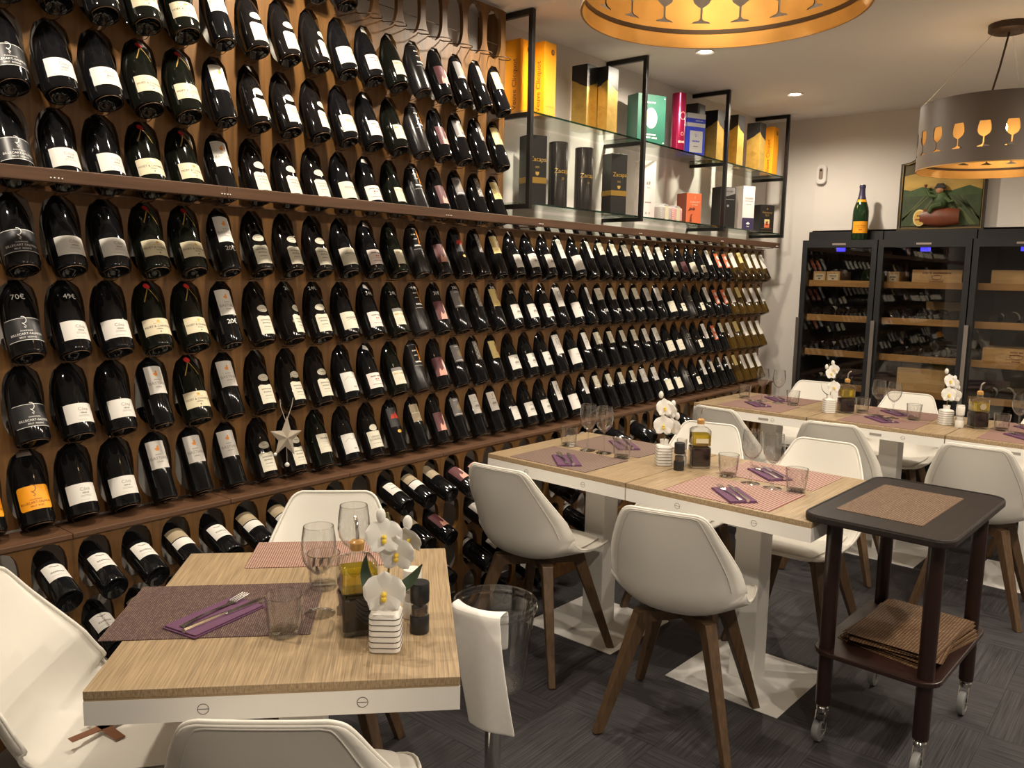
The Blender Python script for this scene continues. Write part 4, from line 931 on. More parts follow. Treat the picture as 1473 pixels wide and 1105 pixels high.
pad_me = MB().grid(lambda u, v: tuple(chair_pt((2*u-1)*.80, .06+.30*v)+Vector((0, 0, .006+.010*(1-abs(2*u-1)**4)*(1-abs(2*v-1)**4)))), 14, 12).mesh('seat_pad', 'shell', True, angle=80)
def back_pt(s, v):
    p = chair_pt(s, v); q = (chair_pt(s, v+.012)-chair_pt(s, v-.012)).normalized(); r_ = (chair_pt(s+.02, v)-chair_pt(s-.02, v)).normalized()
    n_ = q.cross(r_).normalized()
    return p+n_*(.0085 if n_.x < 0 else -.0085)
seam_me = MB().tube([back_pt(-.84, .56+.36*q/10) for q in range(11)]+[back_pt(-.76+1.52*q/10, .945) for q in range(11)]+[back_pt(.84, .92-.36*q/10) for q in range(11)], .0013, 5).mesh('inset_line', 'shell', True)
def leg_me(sx, sy):
    a = Vector((sx*.105, sy*.105, .412)); b = Vector((sx*.212, sy*.212, 0)); mb = MB()
    vs = []
    for p, h, k in ((a, .026, .0), (a+(b-a)*.25, .023, 0), (b, .0155, 0)):
        ax = Vector((sx, sy, 0)).normalized(); bx = Vector((-sy, sx, 0)).normalized()
        for u, v in ((-1, -1), (1, -1), (1, 1), (-1, 1)): vs.append(p+ax*u*h+bx*v*h*.8)
    for v in vs[-4:]: v.z = .0003
    fs = [(0, 1, 2, 3)[::-1], (8, 9, 10, 11)]+[(r*4+i, r*4+(i+1) % 4, r*4+4+(i+1) % 4, r*4+4+i) for r in (0, 1) for i in range(4)]
    return mb.add(vs, fs).mesh('leg', 'leg_wood', bevel=.003)
legs_me = [leg_me(sx, sy) for sx in (1, -1) for sy in (1, -1)]
fr = MB()
for a in (45, 135): fr.box(-.16, .16, -.021, .021, .372, .407, Matrix.Rotation(radians(a), 4, 'Z'))
frame_me = fr.mesh('leg_frame', 'leg_wood', weld=False)
cross = MB()
for a in (45, -45):
    M = Matrix.Translation((-.022, 0, .4560)) @ Matrix.Rotation(radians(a), 4, 'Z'); cross.box(-.075, .075, -.011, .011, 0, .0018, M)
cross_me = cross.mesh('cross_patch', 'patch', weld=False)
def chair(x, y, deg, label, patch=False):
    up = 0.            # a chair whose leg stands on a table's flat base plate sits that much higher
    for sx in (-1, 1):
        for sy in (-1, 1):
            a = radians(deg); fx, fy = x+.212*(sx*cos(a)-sy*sin(a)), y+.212*(sx*sin(a)+sy*cos(a))
            for px, py, pr, pb in PLATES:
                lx, ly = (fx-px)*cos(pr)+(fy-py)*sin(pr), -(fx-px)*sin(pr)+(fy-py)*cos(pr)
                if abs(lx) < pb+.024 and abs(ly) < pb+.024: up = .0042
    t = tag(empty('shell_chair', (x, y, up), radians(deg)), label, 'chair', 'white shell chairs')
    s = link('seat_shell', shell_me, t); md = s.modifiers.new('thickness', 'SOLIDIFY'); md.thickness = .008; md.offset = -1
    link('shell_rim', rim_me, s); link('inset_line', seam_me, s); link('seat_pad', pad_me, t)
    for m in legs_me: link('leg', m, t)
    link('leg_frame', frame_me, t)
    if patch: link('cross_patch', cross_me, t)['label'] = 'brown crossed leather strips'
    return t
chair(.795, 1.815, -43.5, 'white shell chair with brown cross on seat, beside single table', True)
chair(1.425, 1.875, 224, 'white shell chair between the single table and the lower rack')
chair(.900, 1.240, 41, 'white shell chair tucked in, back away from the single table orchid')
chair(2.508, 1.915, 3, 'white shell chair at the brown-mat table, back towards the ice bucket')
chair(2.420, 1.235, 12, 'white shell chair at the red-mat table, back towards the ice bucket')
chair(3.365, 1.720, 189, 'white shell chair facing the ice bucket across the brown-mat table')
chair(3.325, 1.190, 182, 'white shell chair facing the ice bucket across the red-mat table')
chair(4.375, 1.925, -8, 'white shell chair facing the fridges at the rack end of the far row')
chair(4.345, 1.365, 6, 'white shell chair facing the fridges at the middle far table')
chair(4.255, .700, 3, 'white shell chair facing the fridges, right behind the black trolley')
chair(5.440, 1.955, 187, 'white shell chair with its back to the fridge beside the pier')
chair(5.300, 1.345, 182, 'white shell chair with its back to the middle fridge')
chair(5.290, .560, 180, 'white shell chair with its back to the third fridge')

# ------------------------------------------------------------------ table settings
def mat_obj(x, y, w, d, m, label, rz=RZ, z=.7502):
    o = MB().prism(rrect(w, d, .004, 2), 0, .0018).build('placemat', m); place(o, (x, y, z), rz)
    return tag(o, label, 'placemat', 'placemats')
CHZ = .0022
fork_mb = MB().grid(lambda u, v: (-.095+.132*u, (v-.5)*(.014-.0075*sin(pi*u*.9)), .004+.004*sin(pi*u)), 14, 3)
fork_mb.grid(lambda u, v: (.037+.018*u, (v-.5)*(.0065+.0165*min(1, u*1.5)), .004+.003*u), 8, 4)
for k in range(4): fork_mb.tube([(.053+.021*q, -.0090+k*.0060, .007+.002*q) for q in (0, 1, 2)], [.0019, .0017, .0009], 6)
fork_me = fork_mb.mesh('fork', 'steel', True)
kn = MB().tube([(-.105, 0, .0045), (-.02, 0, .0045), (.005, 0, .0045)], [.0062, .0055, .004], 8)
kn.prism([(.0, -.006), (.085, -.0085), (.107, -.002), (.100, .006), (.0, .0065)], .003, .0050)
knife_me = kn.mesh('knife', 'steel', True, weld=False)
def fold_mesh(l, w):
    mb = MB()
    for k, (dl, dz) in enumerate(((0, 0), (-.004, .0035))):
        mb.prism(rrect(l+dl*2, w+dl, .003, 2), dz, dz+.0032)
    return mb
nap_me = fold_mesh(.195, .098).mesh('napkin', 'napkin', bevel=.0008, weld=False)
def setting(x, y, deg, where, gz=.7522):
    n = tag(place(link('napkin', nap_me), (x, y, gz), radians(deg)), 'folded purple napkin under cutlery '+where, 'napkin', 'purple napkins')
    c, s = cos(radians(deg)), sin(radians(deg))
    where = where.replace('on the ', 'on ', 1)
    a = place(link('fork', fork_me), (x+.012*c-.014*s, y+.012*s+.014*c, gz+.0045), radians(deg+4)); tag(a, 'steel fork on purple napkin '+where, 'fork', 'forks')
    b = place(link('knife', knife_me), (x+.010*c+.018*s, y+.010*s-.018*c, gz+.0048), radians(deg-2)); tag(b, 'steel knife on purple napkin '+where, 'knife', 'knives')
tumb_me = MB().lathe([(.0, .0), (.030, .0), (.0325, .004), (.0335, .02), (.0395, .086), (.0384, .0872), (.0374, .086), (.0320, .02), (.030, .014), (0, .012)], 32).mesh('glass_wall', 'glass_clear', True)
_cut = MB()
for i in range(12):
    for k, (zc_, sl) in enumerate(((.030, .5), (.054, -.5))):
        a0 = 2*pi*(i+.5*k)/12; r_ = .0330+.000095*1000*(zc_-.02)*1.0+.0004
        r_ = .0335+(zc_-.02)*.0909+.0004
        _cut.add([((r_+.0909*(y_))*cos(a0+x_/r_), (r_+.0909*(y_))*sin(a0+x_/r_), zc_+y_) for x_, y_ in [(q[0]+sl*q[1]*.5, q[1]) for q in seg_ellipse(.0045, .0125, 10)]], [tuple(range(10))])
cut_me = _cut.mesh('cut_pattern', 'glass_cut', False)
tumb_base = MB().lathe([(0, .0015), (.029, .0015), (.0305, .004), (.029, .011), (0, .0115)], 20).mesh('thick_base', 'glass_stem', True)
tumb_rim = MB().lathe([(.0372, .0855), (.0384, .0876), (.0397, .0855), (.0384, .0850)], 28, close=True).mesh('rim', 'glass_stem', True)
bowl_me = MB().lathe([(.004, .092), (.014, .096), (.026, .108), (.0355, .126), (.0385, .145), (.0365, .172), (.0325, .200), (.0315, .200), (.0355, .172), (.0374, .145), (.0345, .127), (.0255, .110), (.013, .099), (0, .096)], 28).mesh('bowl', 'glass_clear', True)
stem_me = MB().lathe([(0, 0), (.034, 0), (.0345, .0015), (.020, .004), (.007, .008), (.0042, .014), (.0036, .05), (.0042, .088), (.009, .094), (0, .097)], 24).mesh('stem', 'glass_stem', True)
wrim = MB().lathe([(.0313, .1995), (.032, .2008), (.0327, .1995), (.032, .199)], 28, close=True).mesh('rim', 'glass_stem', True)
def tumbler(x, y, where, z=.7502):
    t = tag(empty('tumbler', (x, y, z), random.random()), 'clear cut-glass tumbler '+where, 'glass', 'tumblers'); g_ = link('glass_wall', tumb_me, t); c_ = link('cut_pattern', cut_me, g_); c_['kind'] = 'stuff'; link('thick_base', tumb_base, t); link('rim', tumb_rim, t)
def wineglass(x, y, where, z=.7502):
    t = tag(empty('wine_glass', (x, y, z)), 'clear stemmed wine glass '+where, 'glass', 'wine glasses'); link('bowl', bowl_me, t); link('stem', stem_me, t); link('rim', wrim, t)
vin_me = MB().prism(rrect(.0665, .0665, .006, 3), .010, .0735).mesh('vinegar', 'vinegar', True, bevel=.002)
oil_me = MB().prism(rrect(.0645, .0645, .006, 3), .0835, .120).mesh('oil', 'oil', True)
def cr_outer():
    mb = MB(); rings = [(.066, 0, .006), (.068, .004, .007), (.068, .074, .007), (.060, .078, .007), (.066, .083, .007), (.066, .134, .008), (.056, .141, .012), (.026, .146, .012), (.024, .158, .0118)]
    outs = [[(a, b, z) for a, b in rrect(w, w, min(r, w/2-.0002), 3)] for w, z, r in rings]; n = len(outs[0]); vs = [p for o in outs for p in o]
    return mb.add(vs, [(k*n+i, k*n+(i+1) % n, (k+1)*n+(i+1) % n, (k+1)*n+i) for k in range(len(outs)-1) for i in range(n)]+[tuple(range(n))[::-1]]).mesh('glass_body', 'glass_clear', True, angle=35)
crg_me = cr_outer()
cork_me = MB().lathe([(0, .156), (.0125, .156), (.0135, .160), (.0135, .170), (.010, .174), (.006, .176), (0, .176)], 16).mesh('stopper', 'amber', True)
sp_me = MB().tube([(0, 0, .174), (0, 0, .190), (.002, 0, .202), (.010, 0, .210), (.016, 0, .212)], [.0042, .0036, .0034, .0034, .0036], 10).mesh('spout', 'chrome', True)
foot_me = MB().prism(rrect(.060, .060, .006, 3), .0006, .009).mesh('glass_foot', 'glass_stem', True)
def cruet(x, y, rz, where, tagged=None, z=.7502):
    t = tag(empty('oil_cruet', (x, y, z), rz), 'square two-tier oil and vinegar cruet '+where, 'cruet', 'oil and vinegar cruets')
    t.scale = (1.12,)*3; g = link('glass_body', crg_me, t); link('vinegar', vin_me, t); link('oil', oil_me, t); link('stopper', cork_me, t); link('spout', sp_me, t); link('glass_foot', foot_me, g)
    if tagged == 'square': MB().box(-.022, .022, -.0350, -.0342, .092, .108).build('paper_tag', 'paper_cream', t)
    if tagged == 'round': MB().prism(seg_ellipse(.015, .015, 16, (0, .105)), -.0350, -.0342, 'XZ').build('paper_tag', 'paper_tan', t)
mill_b = MB().lathe([(0, 0), (.0195, 0), (.0205, .002), (.0205, .036), (.0195, .038), (0, .038)], 24)
mill_t = MB().lathe([(0, .066), (.0195, .066), (.0205, .068), (.0205, .107), (.0195, .109), (0, .109)], 24)
mill_g = MB().lathe([(.0180, .037), (.0188, .038), (.0188, .066), (.0180, .067)], 24)
mill_p = MB().lathe([(0, .036), (.0165, .036), (.0165, .056), (0, .057)], 20)
MILL = {c: [('mill_base', mill_b.mesh('mill_base', m, True)), ('mill_cap', mill_t.mesh('mill_cap', m, True)), ('mill_window', mill_g.mesh('mill_window', 'glass_clear', True)), ('filling', mill_p.mesh('filling', f, True))] for c, m, f in (('black', 'plastic_black', 'pepper'), ('white', 'ceramic', 'pale_plastic'))}
def mill(x, y, col, where, z=.7502):
    t = tag(empty('grinder', (x, y, z)), '%s plastic grinder with clear window %s' % (col, where), 'grinder', 'salt and pepper grinders')
    for n_, m_ in MILL[col]: link(n_, m_, t)
vs_me = MB()
rings = [(.056, 0, .010), (.062, .003, .012), (.062, .074, .012), (.056, .080, .014), (.034, .083, .0165), (.031, .088, .0150), (.036, .102, .0175), (.036, .103, .0175), (.026, .096, .0125), (.022, .05, .0105)]
outs = [[(a, b, z) for a, b in rrect(w, w, r, 4)] for w, z, r in rings]; n = len(outs[0])
vase_me = vs_me.add([p for o in outs for p in o], [(k*n+i, k*n+(i+1) % n, (k+1)*n+(i+1) % n, (k+1)*n+i) for k in range(len(outs)-1) for i in range(n)]+[tuple(range(n))[::-1], tuple(range((len(outs)-1)*n, len(outs)*n))]).mesh('vase_body', 'ceramic', True, angle=35)
ln_me = MB()
line_me = MB().tube([(a, b, 0) for a, b in rrect(.0622, .0622, .0122, 4)], .0010, 4, closed=True).mesh('dark_line', 'line_dark')
def petal(l, w, cup=.25):
    return MB().grid(lambda u, v: ((v-.5)*2*w*math.sin(pi*min(1, (.06+.94*u))**.85)**.48 if u < .995 else 0, -.004-cup*l*(u*u)*.5+.10*l*abs(2*v-1)**2*u, l*u), 8, 6)
pet_big = petal(.034, .0235).mesh('petal', 'petal', True); pet_small = petal(.034, .0145).mesh('petal', 'petal', True)
lip_mb = MB().sphere((0, -.008, -.002), .0045, 8, 6, (1, 1.4, 1)); lip_mb.sphere((0, -.010, -.009), .0035, 8, 6, (1.3, 1.2, 1.4)); flip_me = lip_mb.mesh('flower', 'lip', True, weld=False)
bud_me = MB().sphere((0, 0, 0), .012, 10, 8, (.8, .8, 1.25)).mesh('bud', 'petal', True)
def leaf_mesh(L, w, bend): return MB().grid(lambda u, v: ((v-.5)*2*w*sin(pi*(.06+.94*u)**.8)**.8, L*u*cos(bend*u), L*u*sin(bend*u)*1.0+.15*w*abs(2*v-1)), 10, 4).mesh('leaf', 'leaf', True)
leaf_a = leaf_mesh(.095, .019, .95); leaf_b = leaf_mesh(.082, .026, .45)
def orchid(x, y, rz, where, scale=1., z=.7502, kind=0):
    """local -y faces the viewer side"""
    t = tag(empty('orchid_vase', (x, y, z), rz), 'white orchid in lined square vase '+where, 'vase', 'orchid vases')
    link('vase_body', vase_me, t)
    for k in range(6): o = link('dark_line', line_me, t); o.location = (0, 0, .012+.0118*k)
    if kind == 0:
        sp = [(0, 0, .06), (.004, -.004, .14), (.010, -.010, .20), (.014, -.012, .245), (.006, -.018, .285)]
        fl = [((.004, -.040, .132), 1.15, 0, 0), ((.026, -.024, .206), 1.0, -8, 10), ((.000, -.026, .240), 1.0, 12, -8), ((.050, -.010, .232), .8, -30, 30)]; bd = [(-.006, -.022, .280), (.044, -.006, .262)]
        lv = [(leaf_a, (-.010, 0, .100), 62), (leaf_b, (.012, 0, .112), -68)]
    elif kind == 1:
        sp = [(0, 0, .06), (-.002, -.004, .16), (-.008, -.006, .24), (-.020, -.006, .30)]
        fl = [((-.012, -.026, .165), 1.1, 0, 0), ((.024, -.018, .160), 1.0, -20, 16), ((-.010, -.022, .235), 1.0, 14, -6), ((.012, -.014, .222), .9, -26, 14)]; bd = [(-.022, -.010, .285), (.046, -.010, .200), (.030, 0, .248)]
        lv = [(leaf_b, (.010, 0, .120), -60)]
    else:
        sp = [(0, 0, .06), (.006, -.004, .15), (-.004, -.006, .24), (-.016, -.006, .28)]
        fl = [((.010, -.022, .150), 1.0, 0, 0), ((-.010, -.018, .225), .9, 10, -8), ((.008, -.016, .250), .8, -16, 8)]; bd = [(-.030, -.008, .262), (.004, -.006, .285)]
        lv = [(leaf_a, (-.008, 0, .10), 70)]
    MB().tube(sp, .0022, 6).build('stem', 'stem', t, smooth=True)
    for p, s, yaw, pit in fl:
        f = link('flower', flip_me, t); f.location = p; f.scale = (s*scale*1.1,)*3; f.rotation_euler = (radians(pit-8), 0, radians(yaw))
        for a, m in ((0, pet_small), (75, pet_big), (-75, pet_big), (140, pet_small), (-140, pet_small)):
            q = link('petal', m, f); q.rotation_euler = (0, radians(a), 0)
    for p in bd: o = link('bud', bud_me, t); o.location = p
    for m, p, a in lv: o = link('leaf', m, t); o.location = p; o.rotation_euler = (radians(14), 0, radians(a))
    return t
VA = YAW-pi/2        # turn so that local -y faces back along the view of the aisle
# single table
B1 = radians(46.5)
mat_obj(.948, 1.607, .292, .420, 'mat_brown', 'dark brown woven placemat under the napkin on the single table', B1)
mat_obj(1.345, 1.725, .20, .415, 'mat_red', 'red-brown woven placemat below the orchid on the single table', B1)
setting(.914, 1.574, 10.5, 'on the single table')
wineglass(1.078, 1.428, 'between tumbler and cruet on the single table'); wineglass(1.235, 1.500, 'behind the cruet on the single table')
tumbler(.965, 1.397, 'on the dark mat edge of the single table'); tumbler(1.180, 1.545, 'behind the wine glass on the single table')
cruet(1.083, 1.305, radians(62), 'on the single table'); orchid(1.065, 1.196, VA, 'on the single table')
mill(1.162, 1.200, 'black', 'on the single table'); mill(1.205, 1.268, 'white', 'behind the black one on the single table')
# brown-mat table and red-mat table
mat_obj(2.728, 1.943, .295, .390, 'mat_stripe_brown', 'brown striped placemat on the ice-bucket side of its table')
mat_obj(3.095, 1.928, .295, .390, 'mat_stripe_brown', 'brown striped placemat on the fridge side of its table')
mat_obj(2.700, 1.205, .295, .395, 'mat_stripe_red', 'red striped placemat on the ice-bucket side of its table')
mat_obj(3.065, 1.190, .295, .385, 'mat_stripe_red', 'red striped placemat on the fridge side of its table')
setting(2.680, 1.920, 44, 'on the brown mat, ice-bucket side'); setting(3.110, 1.915, 46, 'on the brown mat, fridge side')
setting(2.650, 1.183, 45, 'on the red mat, ice-bucket side'); setting(3.035, 1.215, 48, 'on the red mat, fridge side')
for x, y, w in ((2.935, 2.094, 'nearest the rack on the brown-mat table'), (2.890, 1.790, 'beside the orchid on the brown-mat table'), (2.905, 1.325, 'beside the cruet on the red-mat table'), (2.855, 1.043, 'nearest the trolley on the red-mat table')): tumbler(x, y, w)
for x, y, w in ((2.920, 1.982, 'nearer the rack on the brown-mat table'), (2.921, 1.900, 'nearer the orchid on the brown-mat table'), (2.861, 1.216, 'nearer the cruet on the red-mat table'), (2.848, 1.128, 'nearer the trolley on the red-mat table')): wineglass(x, y, w)
orchid(2.910, 1.606, VA, 'between the brown and red mats', kind=1); mill(2.870, 1.515, 'black', 'between brown and red mats'); mill(2.950, 1.548, 'white', 'between brown and red mats'); cruet(2.975, 1.482, VA, 'between brown and red mats', 'square')
# far row
for k, (y, w) in enumerate(((1.965, 'far row rack end'), (1.255, 'middle far table'), (.580, 'far row room end'))):
    dx = (y-1.255)*.035
    mat_obj(4.655+dx, y, .295, .39, 'mat_stripe_far', 'fine brown placemat on the trolley side, '+w); mat_obj(5.005+dx, y, .295, .39, 'mat_stripe_far', 'fine brown placemat on the fridge side, '+w)
    setting(4.690+dx, y+.02, 44, 'on the trolley side, '+w); setting(4.985+dx, y+.02, 44, 'on the fridge side, '+w)
for x, y, w in ((4.925, 2.165, 'nearest the rack on the far row'), (4.868, 1.832, 'by the first far cruet, rack side'), (4.885, 1.435, 'by the first far cruet, room side'), (4.838, 1.150, 'by the second far orchid'), (4.823, .728, 'by the second far cruet')): tumbler(x, y, w)
for x, y, w in ((4.889, 2.035, 'nearest the rack on the far row'), (4.890, 1.932, 'nearer the first far orchid, rack end'), (4.841, 1.338, 'nearer the first far cruet, middle far table'), (4.802, 1.248, 'nearer the second far orchid, middle far table'), (4.797, .650, 'beyond the second far cruet, room end')): wineglass(x, y, w)
orchid(4.745, 1.577, VA, 'beside the untagged cruet of the far row', kind=2); cruet(4.812, 1.505, VA, 'on the far row without a tag')
orchid(4.808, .985, VA, 'beside the round-tagged cruet of the far row', kind=1); cruet(4.815, .836, VA, 'on the far row with round tag', 'round')
mill(4.765, .910, 'white', 'nearer the trolley on the far row'); mill(4.835, .925, 'white', 'beside the round-tagged cruet')

# ------------------------------------------------------------------ serving trolley
t = tag(empty('serving_trolley', (2.885, .668, 0), radians(-2.5)), 'black two-tier serving trolley on castors with round brown legs', 'trolley')
MB().prism(rrect(.695, .437, .055, 6, (-.02, .004)), .7525, .774).build('tray_top', 'black_wood', t, bevel=.004)
MB().tube([(a, b, .774) for a, b in rrect(.684, .426, .05, 6, (-.02, .004))], .0035, 8, closed=True).build('tray_lip', 'black_wood', t, smooth=True)
MB().prism(rrect(.60, .385, .06, 6), .300, .316).build('lower_shelf', 'leg_brown', t, bevel=.003)
whl = MB().lathe([(.026, -.012), (.040, -.010), (.0425, 0), (.040, .010), (.026, .012)], 28, close=True); whl.lathe([(0, -.010), (.0255, -.010), (.0255, .010), (0, .010)], 20)
for sx in (-1, 1):
    for sy in (-1, 1):
        x, y = sx*.258, sy*.150
        lg = MB().lathe([(0, .122), (.0225, .122), (.0235, .126), (.0245, .7525), (0, .7525)], 20, (x, y, 0)).build('leg', 'leg_brown', t, smooth=True)
        cs = MB().lathe([(0, .095), (.012, .095), (.018, .098), (.019, .112), (.016, .116), (.019, .121), (0, .122)], 18, (x, y, 0))
        off = .018
        for s in (-1, 1): cs.prism([(x-off-.009, .040), (x-off+.008, .036), (x+.016, .098), (x-.012, .100)], y+s*.0145-.0015, y+s*.0145+.0015, 'XZ')
        cs.tube([(x-off, y-.017, .043), (x-off, y+.017, .043)], .005, 10)
        cst = cs.build('castor', 'chrome', t, smooth=True, weld=False)
        w_ = MB(); w_.v = [(x-off+a, y+c, (.0428+b)) for a, b, c in whl.v]; w_.f = list(whl.f); w_.build('wheel', 'rubber', cst, smooth=True, weld=False)
        if (sx, sy) == (-1, 1): MB().prism(rrect(.045, .022, .006, 3, (x-.035, y-.01)), .090, .094).build('brake_lever', 'black_metal', cst)
mat_obj(2.865, .695, .445, .260, 'mat_trolley', 'woven bronze placemat lying on top of the trolley', radians(-3), .7742)
for k in range(9):
    ang = [-14, -12, -9, -10, -4, 2, -8, -6, -3][k]
    mat_obj(2.905+.006*((k*7) % 5-2), .655+.004*((k*5) % 5-2), .40, .275, 'mat_stack', 'woven bronze placemat, %s from bottom of the stack under the trolley top' % nth(k+1), radians(ang), .3162+k*.0046)

# ------------------------------------------------------------------ ice bucket on its stand, napkin over the rim
BX, BY = 1.672, 1.428
t = tag(empty('ice_bucket_stand', (BX, BY, 0)), 'chrome pole stand carrying the clear ice bucket', 'stand')
MB().lathe([(0, 0), (.125, 0), (.125, .006), (.10, .012), (.024, .020), (0, .020)], 32).build('foot', 'chrome', t, smooth=True)
MB().lathe([(0, .02), (.0235, .02), (.0235, .345), (0, .345)], 24).build('pole', 'chrome', t, smooth=True)
MB().lathe([(0, .345), (.055, .345), (.060, .350), (.055, .356), (0, .356)], 28).build('plate', 'chrome', t, smooth=True)
MB().tube([(.060*cos(a), .060*sin(a), .352) for a in [2*pi*k/20 for k in range(20)]], .004, 6, closed=True).build('ring', 'chrome', t, smooth=True)
t = tag(empty('ice_bucket', (BX, BY, .357)), 'clear acrylic ice bucket on a chrome stand beside the single table', 'ice bucket')
MB().lathe([(0, .0), (.080, .0), (.086, .006), (.112, .222), (.117, .226), (.117, .245), (.113, .246), (.1125, .226), (.108, .222), (.083, .010), (0, .006)], 40).build('bucket_wall', 'acrylic', t, smooth=True)
MB().lathe([(.1165, .222), (.1195, .225), (.1195, .230), (.1165, .233)], 40, close=True).build('rim_band', 'glass_stem', t, smooth=True)
MB().lathe([(.1125, .243), (.1150, .2475), (.1178, .243)], 40).build('top_lip', 'glass_stem', t, smooth=True)
MB().lathe([(.030, .008), (.030, .03), (.022, .045), (.026, .045), (.034, .03), (.034, .008)], 20).build('inner_dimple', 'glass_stem', t, smooth=True)
da = math.atan2(-.229, -.966)
def cloth(path, wid, thick=.0):
    def fn(u, v):
        q = path(v); side_ = (u-.5)*wid*(1-.06*v+.03*sin(6*v))
        r, z, tw = q
        wob = .004*sin(u*7+v*5)*v
        x = cos(da)*(r+wob)-sin(da)*(side_+tw); y = sin(da)*(r+wob)+cos(da)*(side_+tw)
        k = side_*side_*(5.6 if v < .28 else 2.6 if v < .45 else 1.8)
        return (x-cos(da)*k, y-sin(da)*k, z-.006*u)
    return fn
def p_out(v):
    if v < .22: a = v/.22; return (.094+.004*a, .606-.10*(1-a)-.357, 0)
    if v < .34: a = (v-.22)/.12*pi; return ((.1145-.0155*cos(a)), .6095+.0085*sin(a)-.357, 0)
    a = (v-.34)/.66; return (.1310-.001*a+.004*sin(3*a), .608-.309*a-.357, .058*a)
cl = MB().grid(cloth(p_out, .150), 12, 40).build('cloth_napkin', 'linen', None, smooth=True); cl.location = (BX, BY, .357)
md = cl.modifiers.new('thickness', 'SOLIDIFY'); md.thickness = .003; md.offset = 1
sb = cl.modifiers.new('soft', 'SUBSURF'); sb.levels = 1; sb.render_levels = 1
tag(cl, 'folded white cloth napkin hanging over the ice bucket rim', 'cloth napkin')

# ------------------------------------------------------------------ pendant lamps
HW = [(0, .025), (.003, .023), (.008, .007), (.013, .0030), (.040, .0030), (.045, .011), (.053, .021), (.067, .0265), (.088, .025), (.107, .020)]
def shade_mesh(r, h, z0, n, m):
    mb = MB(); w = 2*pi*r/n; cuts = [(0, 0), (z0-.0001, 0)]+[(z0+a, b) for a, b in HW]+[(z0+.1071, 0), (h, 0)]
    def P(x, z): a = x/r; return (r*cos(a), r*sin(a), z)
    for i in range(n):
        xc = i*w
        for (za, ha), (zb_, hb) in zip(cuts[:-1], cuts[1:]):
            if zb_-za < .0002: continue
            if ha == 0 and hb == 0:
                for q in range(4):
                    a, b = xc-w/2+w*q/4, xc-w/2+w*(q+1)/4; mb.add([P(a, za), P(b, za), P(b, zb_), P(a, zb_)], [(0, 1, 2, 3)])
            else:
                for s in (-1, 1):
                    mb.add([P(xc+s*ha, za), P(xc+s*(w/2+ha)/2, za), P(xc+s*w/2, za), P(xc+s*hb, zb_), P(xc+s*(w/2+hb)/2, zb_), P(xc+s*w/2, zb_)], [(0, 1, 4, 3), (1, 2, 5, 4)])
    return mb.mesh('shade', m, True)
LR, LH = .335, .290
sh_out = shade_mesh(LR, LH, .064, 20, 'shade_grey'); sh_in = shade_mesh(LR-.004, LH, .064, 20, 'gold_leaf')
band = MB().lathe([(LR-.006, .036), (LR-.006, .047)], 66).mesh('dark_band', 'lamp_dark', True)
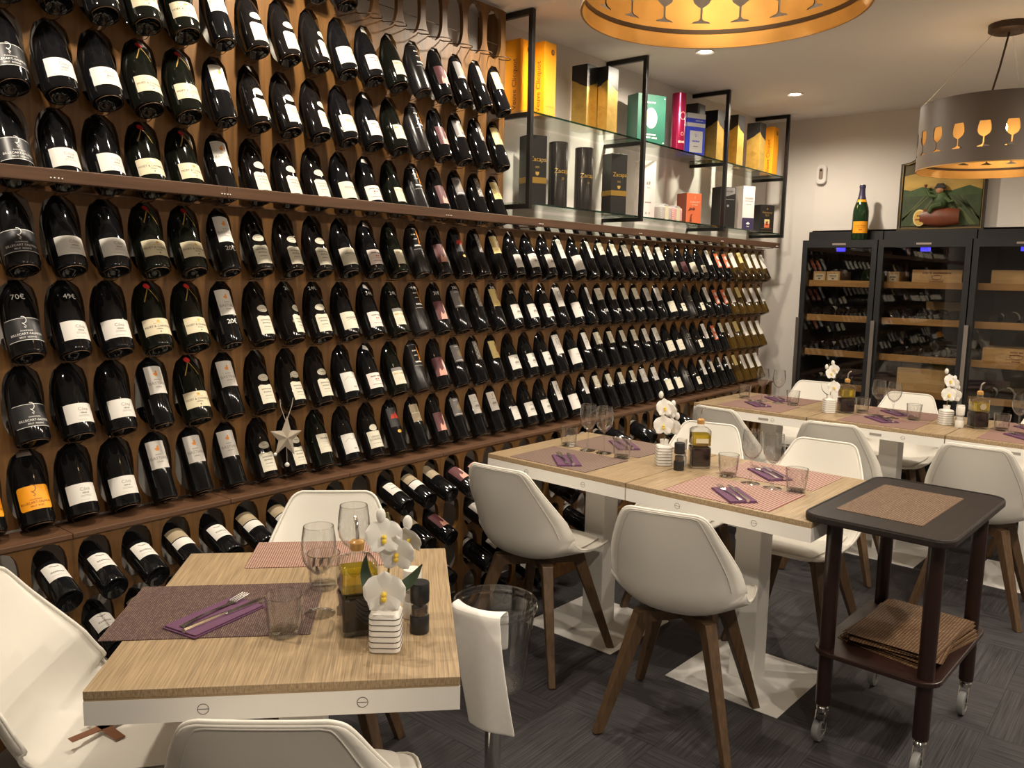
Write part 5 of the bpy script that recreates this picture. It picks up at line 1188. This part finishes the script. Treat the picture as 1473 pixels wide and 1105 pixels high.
def pendant(x, y, zb, label, cable, off=''):
    t = tag(empty('pendant_lamp', (x, y, zb)), label, 'pendant lamp', 'goblet pendant lamps')
    s = link('shade', sh_out, t); link('shade_lining', sh_in, s); link('dark_band', band, s)
    MB().lathe([(LR-.0045, -.001), (LR+.0008, -.001), (LR+.0008, .003), (LR-.0045, .003)], 66, close=True).build('lower_rim', 'gold_leaf', s, smooth=True)
    MB().lathe([(LR-.0045, LH-.003), (LR+.0008, LH-.003), (LR+.0008, LH+.001), (LR-.0045, LH+.001)], 66, close=True).build('upper_rim', 'shade_grey', s, smooth=True)
    top = CEIL-zb
    MB().lathe([(0, top), (.085, top), (.085, top-.028), (.070, top-.036), (0, top-.036)], 32).build('canopy', 'lamp_dark', t, smooth=True)
    for k in range(3):
        a = 2*pi*k/3+2.0; MB().tube([(.06*cos(a), .06*sin(a), top-.034), ((LR-.003)*cos(a), (LR-.003)*sin(a), LH)], .0010, 5).build('suspension_wire', 'brushed', t)
    dx, dy = cable
    MB().tube([(0, 0, top-.034), (dx*.35, dy*.35, top-.034-(top-.30)*.45), (dx*.8, dy*.8, .295), (dx*.3, dy*.3, .275), (0, 0, .262)], .0045, 8).build('cable', 'lamp_dark', t, smooth=True)
    MB().lathe([(0, .265), (.020, .265), (.022, .228), (.018, .218), (0, .218)], 18).build('socket', 'lamp_dark', t, smooth=True)
    b = MB().sphere((0, 0, .185), .028, 14, 10, (1, 1, 1.2)).build('bulb'+off, 'bulb_emit', t, smooth=True)
    L = bpy.data.lights.new('bulb_light', 'POINT'); L.energy = BULB_W; L.color = (1, .74, .44); L.shadow_soft_size = .034
    lo = bpy.data.objects.new('bulb_light'+off, L); COL.objects.link(lo); lo.parent = t; lo.location = (0, 0, .185)
pendant(1.90, .944, 2.130, 'large drum pendant with gold lining above the red-mat table', (-.05, .04), '_offscreen')
pendant(4.385, .780, 2.010, 'drum pendant with glowing goblet cut-outs before the fridges', (-.06, .06))

# ------------------------------------------------------------------ hanging star ornament
SX, SY, SZ = 1.630, 2.330, .940
t = tag(empty('star_ornament', (SX, SY, SZ)), 'pale wooden star hanging from cords below the oval-label bottles', 'ornament')
R0, R1 = .066, .030
st = [((R0 if k % 2 == 0 else R1)*sin(pi*k/5+.10), (R0*1.12 if k % 2 == 0 else R1)*cos(pi*k/5+.10)) for k in range(10)]
mb = MB(); mb.add([(x, 0, z) for x, z in st]+[(0, -.010, 0), (0, .010, 0)], [(i, (i+1) % 10, 10) for i in range(10)]+[((i+1) % 10, i, 11) for i in range(10)]); mb.build('star', 'star_wood', t)
MB().tube([(0, 0, .058), (-.014, .006, .105), (-.012, .012, .13)], .0014, 5).build('cord', 'star_wood', t)
MB().tube([(.004, 0, .056), (.030, .006, .105), (.040, .012, .13)], .0012, 5).build('cord', 'star_wood', t)
MB().tube([(.002, 0, -.01), (.003, 0, -.088)], .0010, 5).build('bead_cord', 'star_wood', t)
MB().sphere((.003, 0, -.094), .008, 12, 8).build('bead', 'pale_plastic', t, smooth=True)
MB().sphere((-.046, -.004, -.050), .006, 10, 6).build('bead', 'pale_plastic', t, smooth=True)
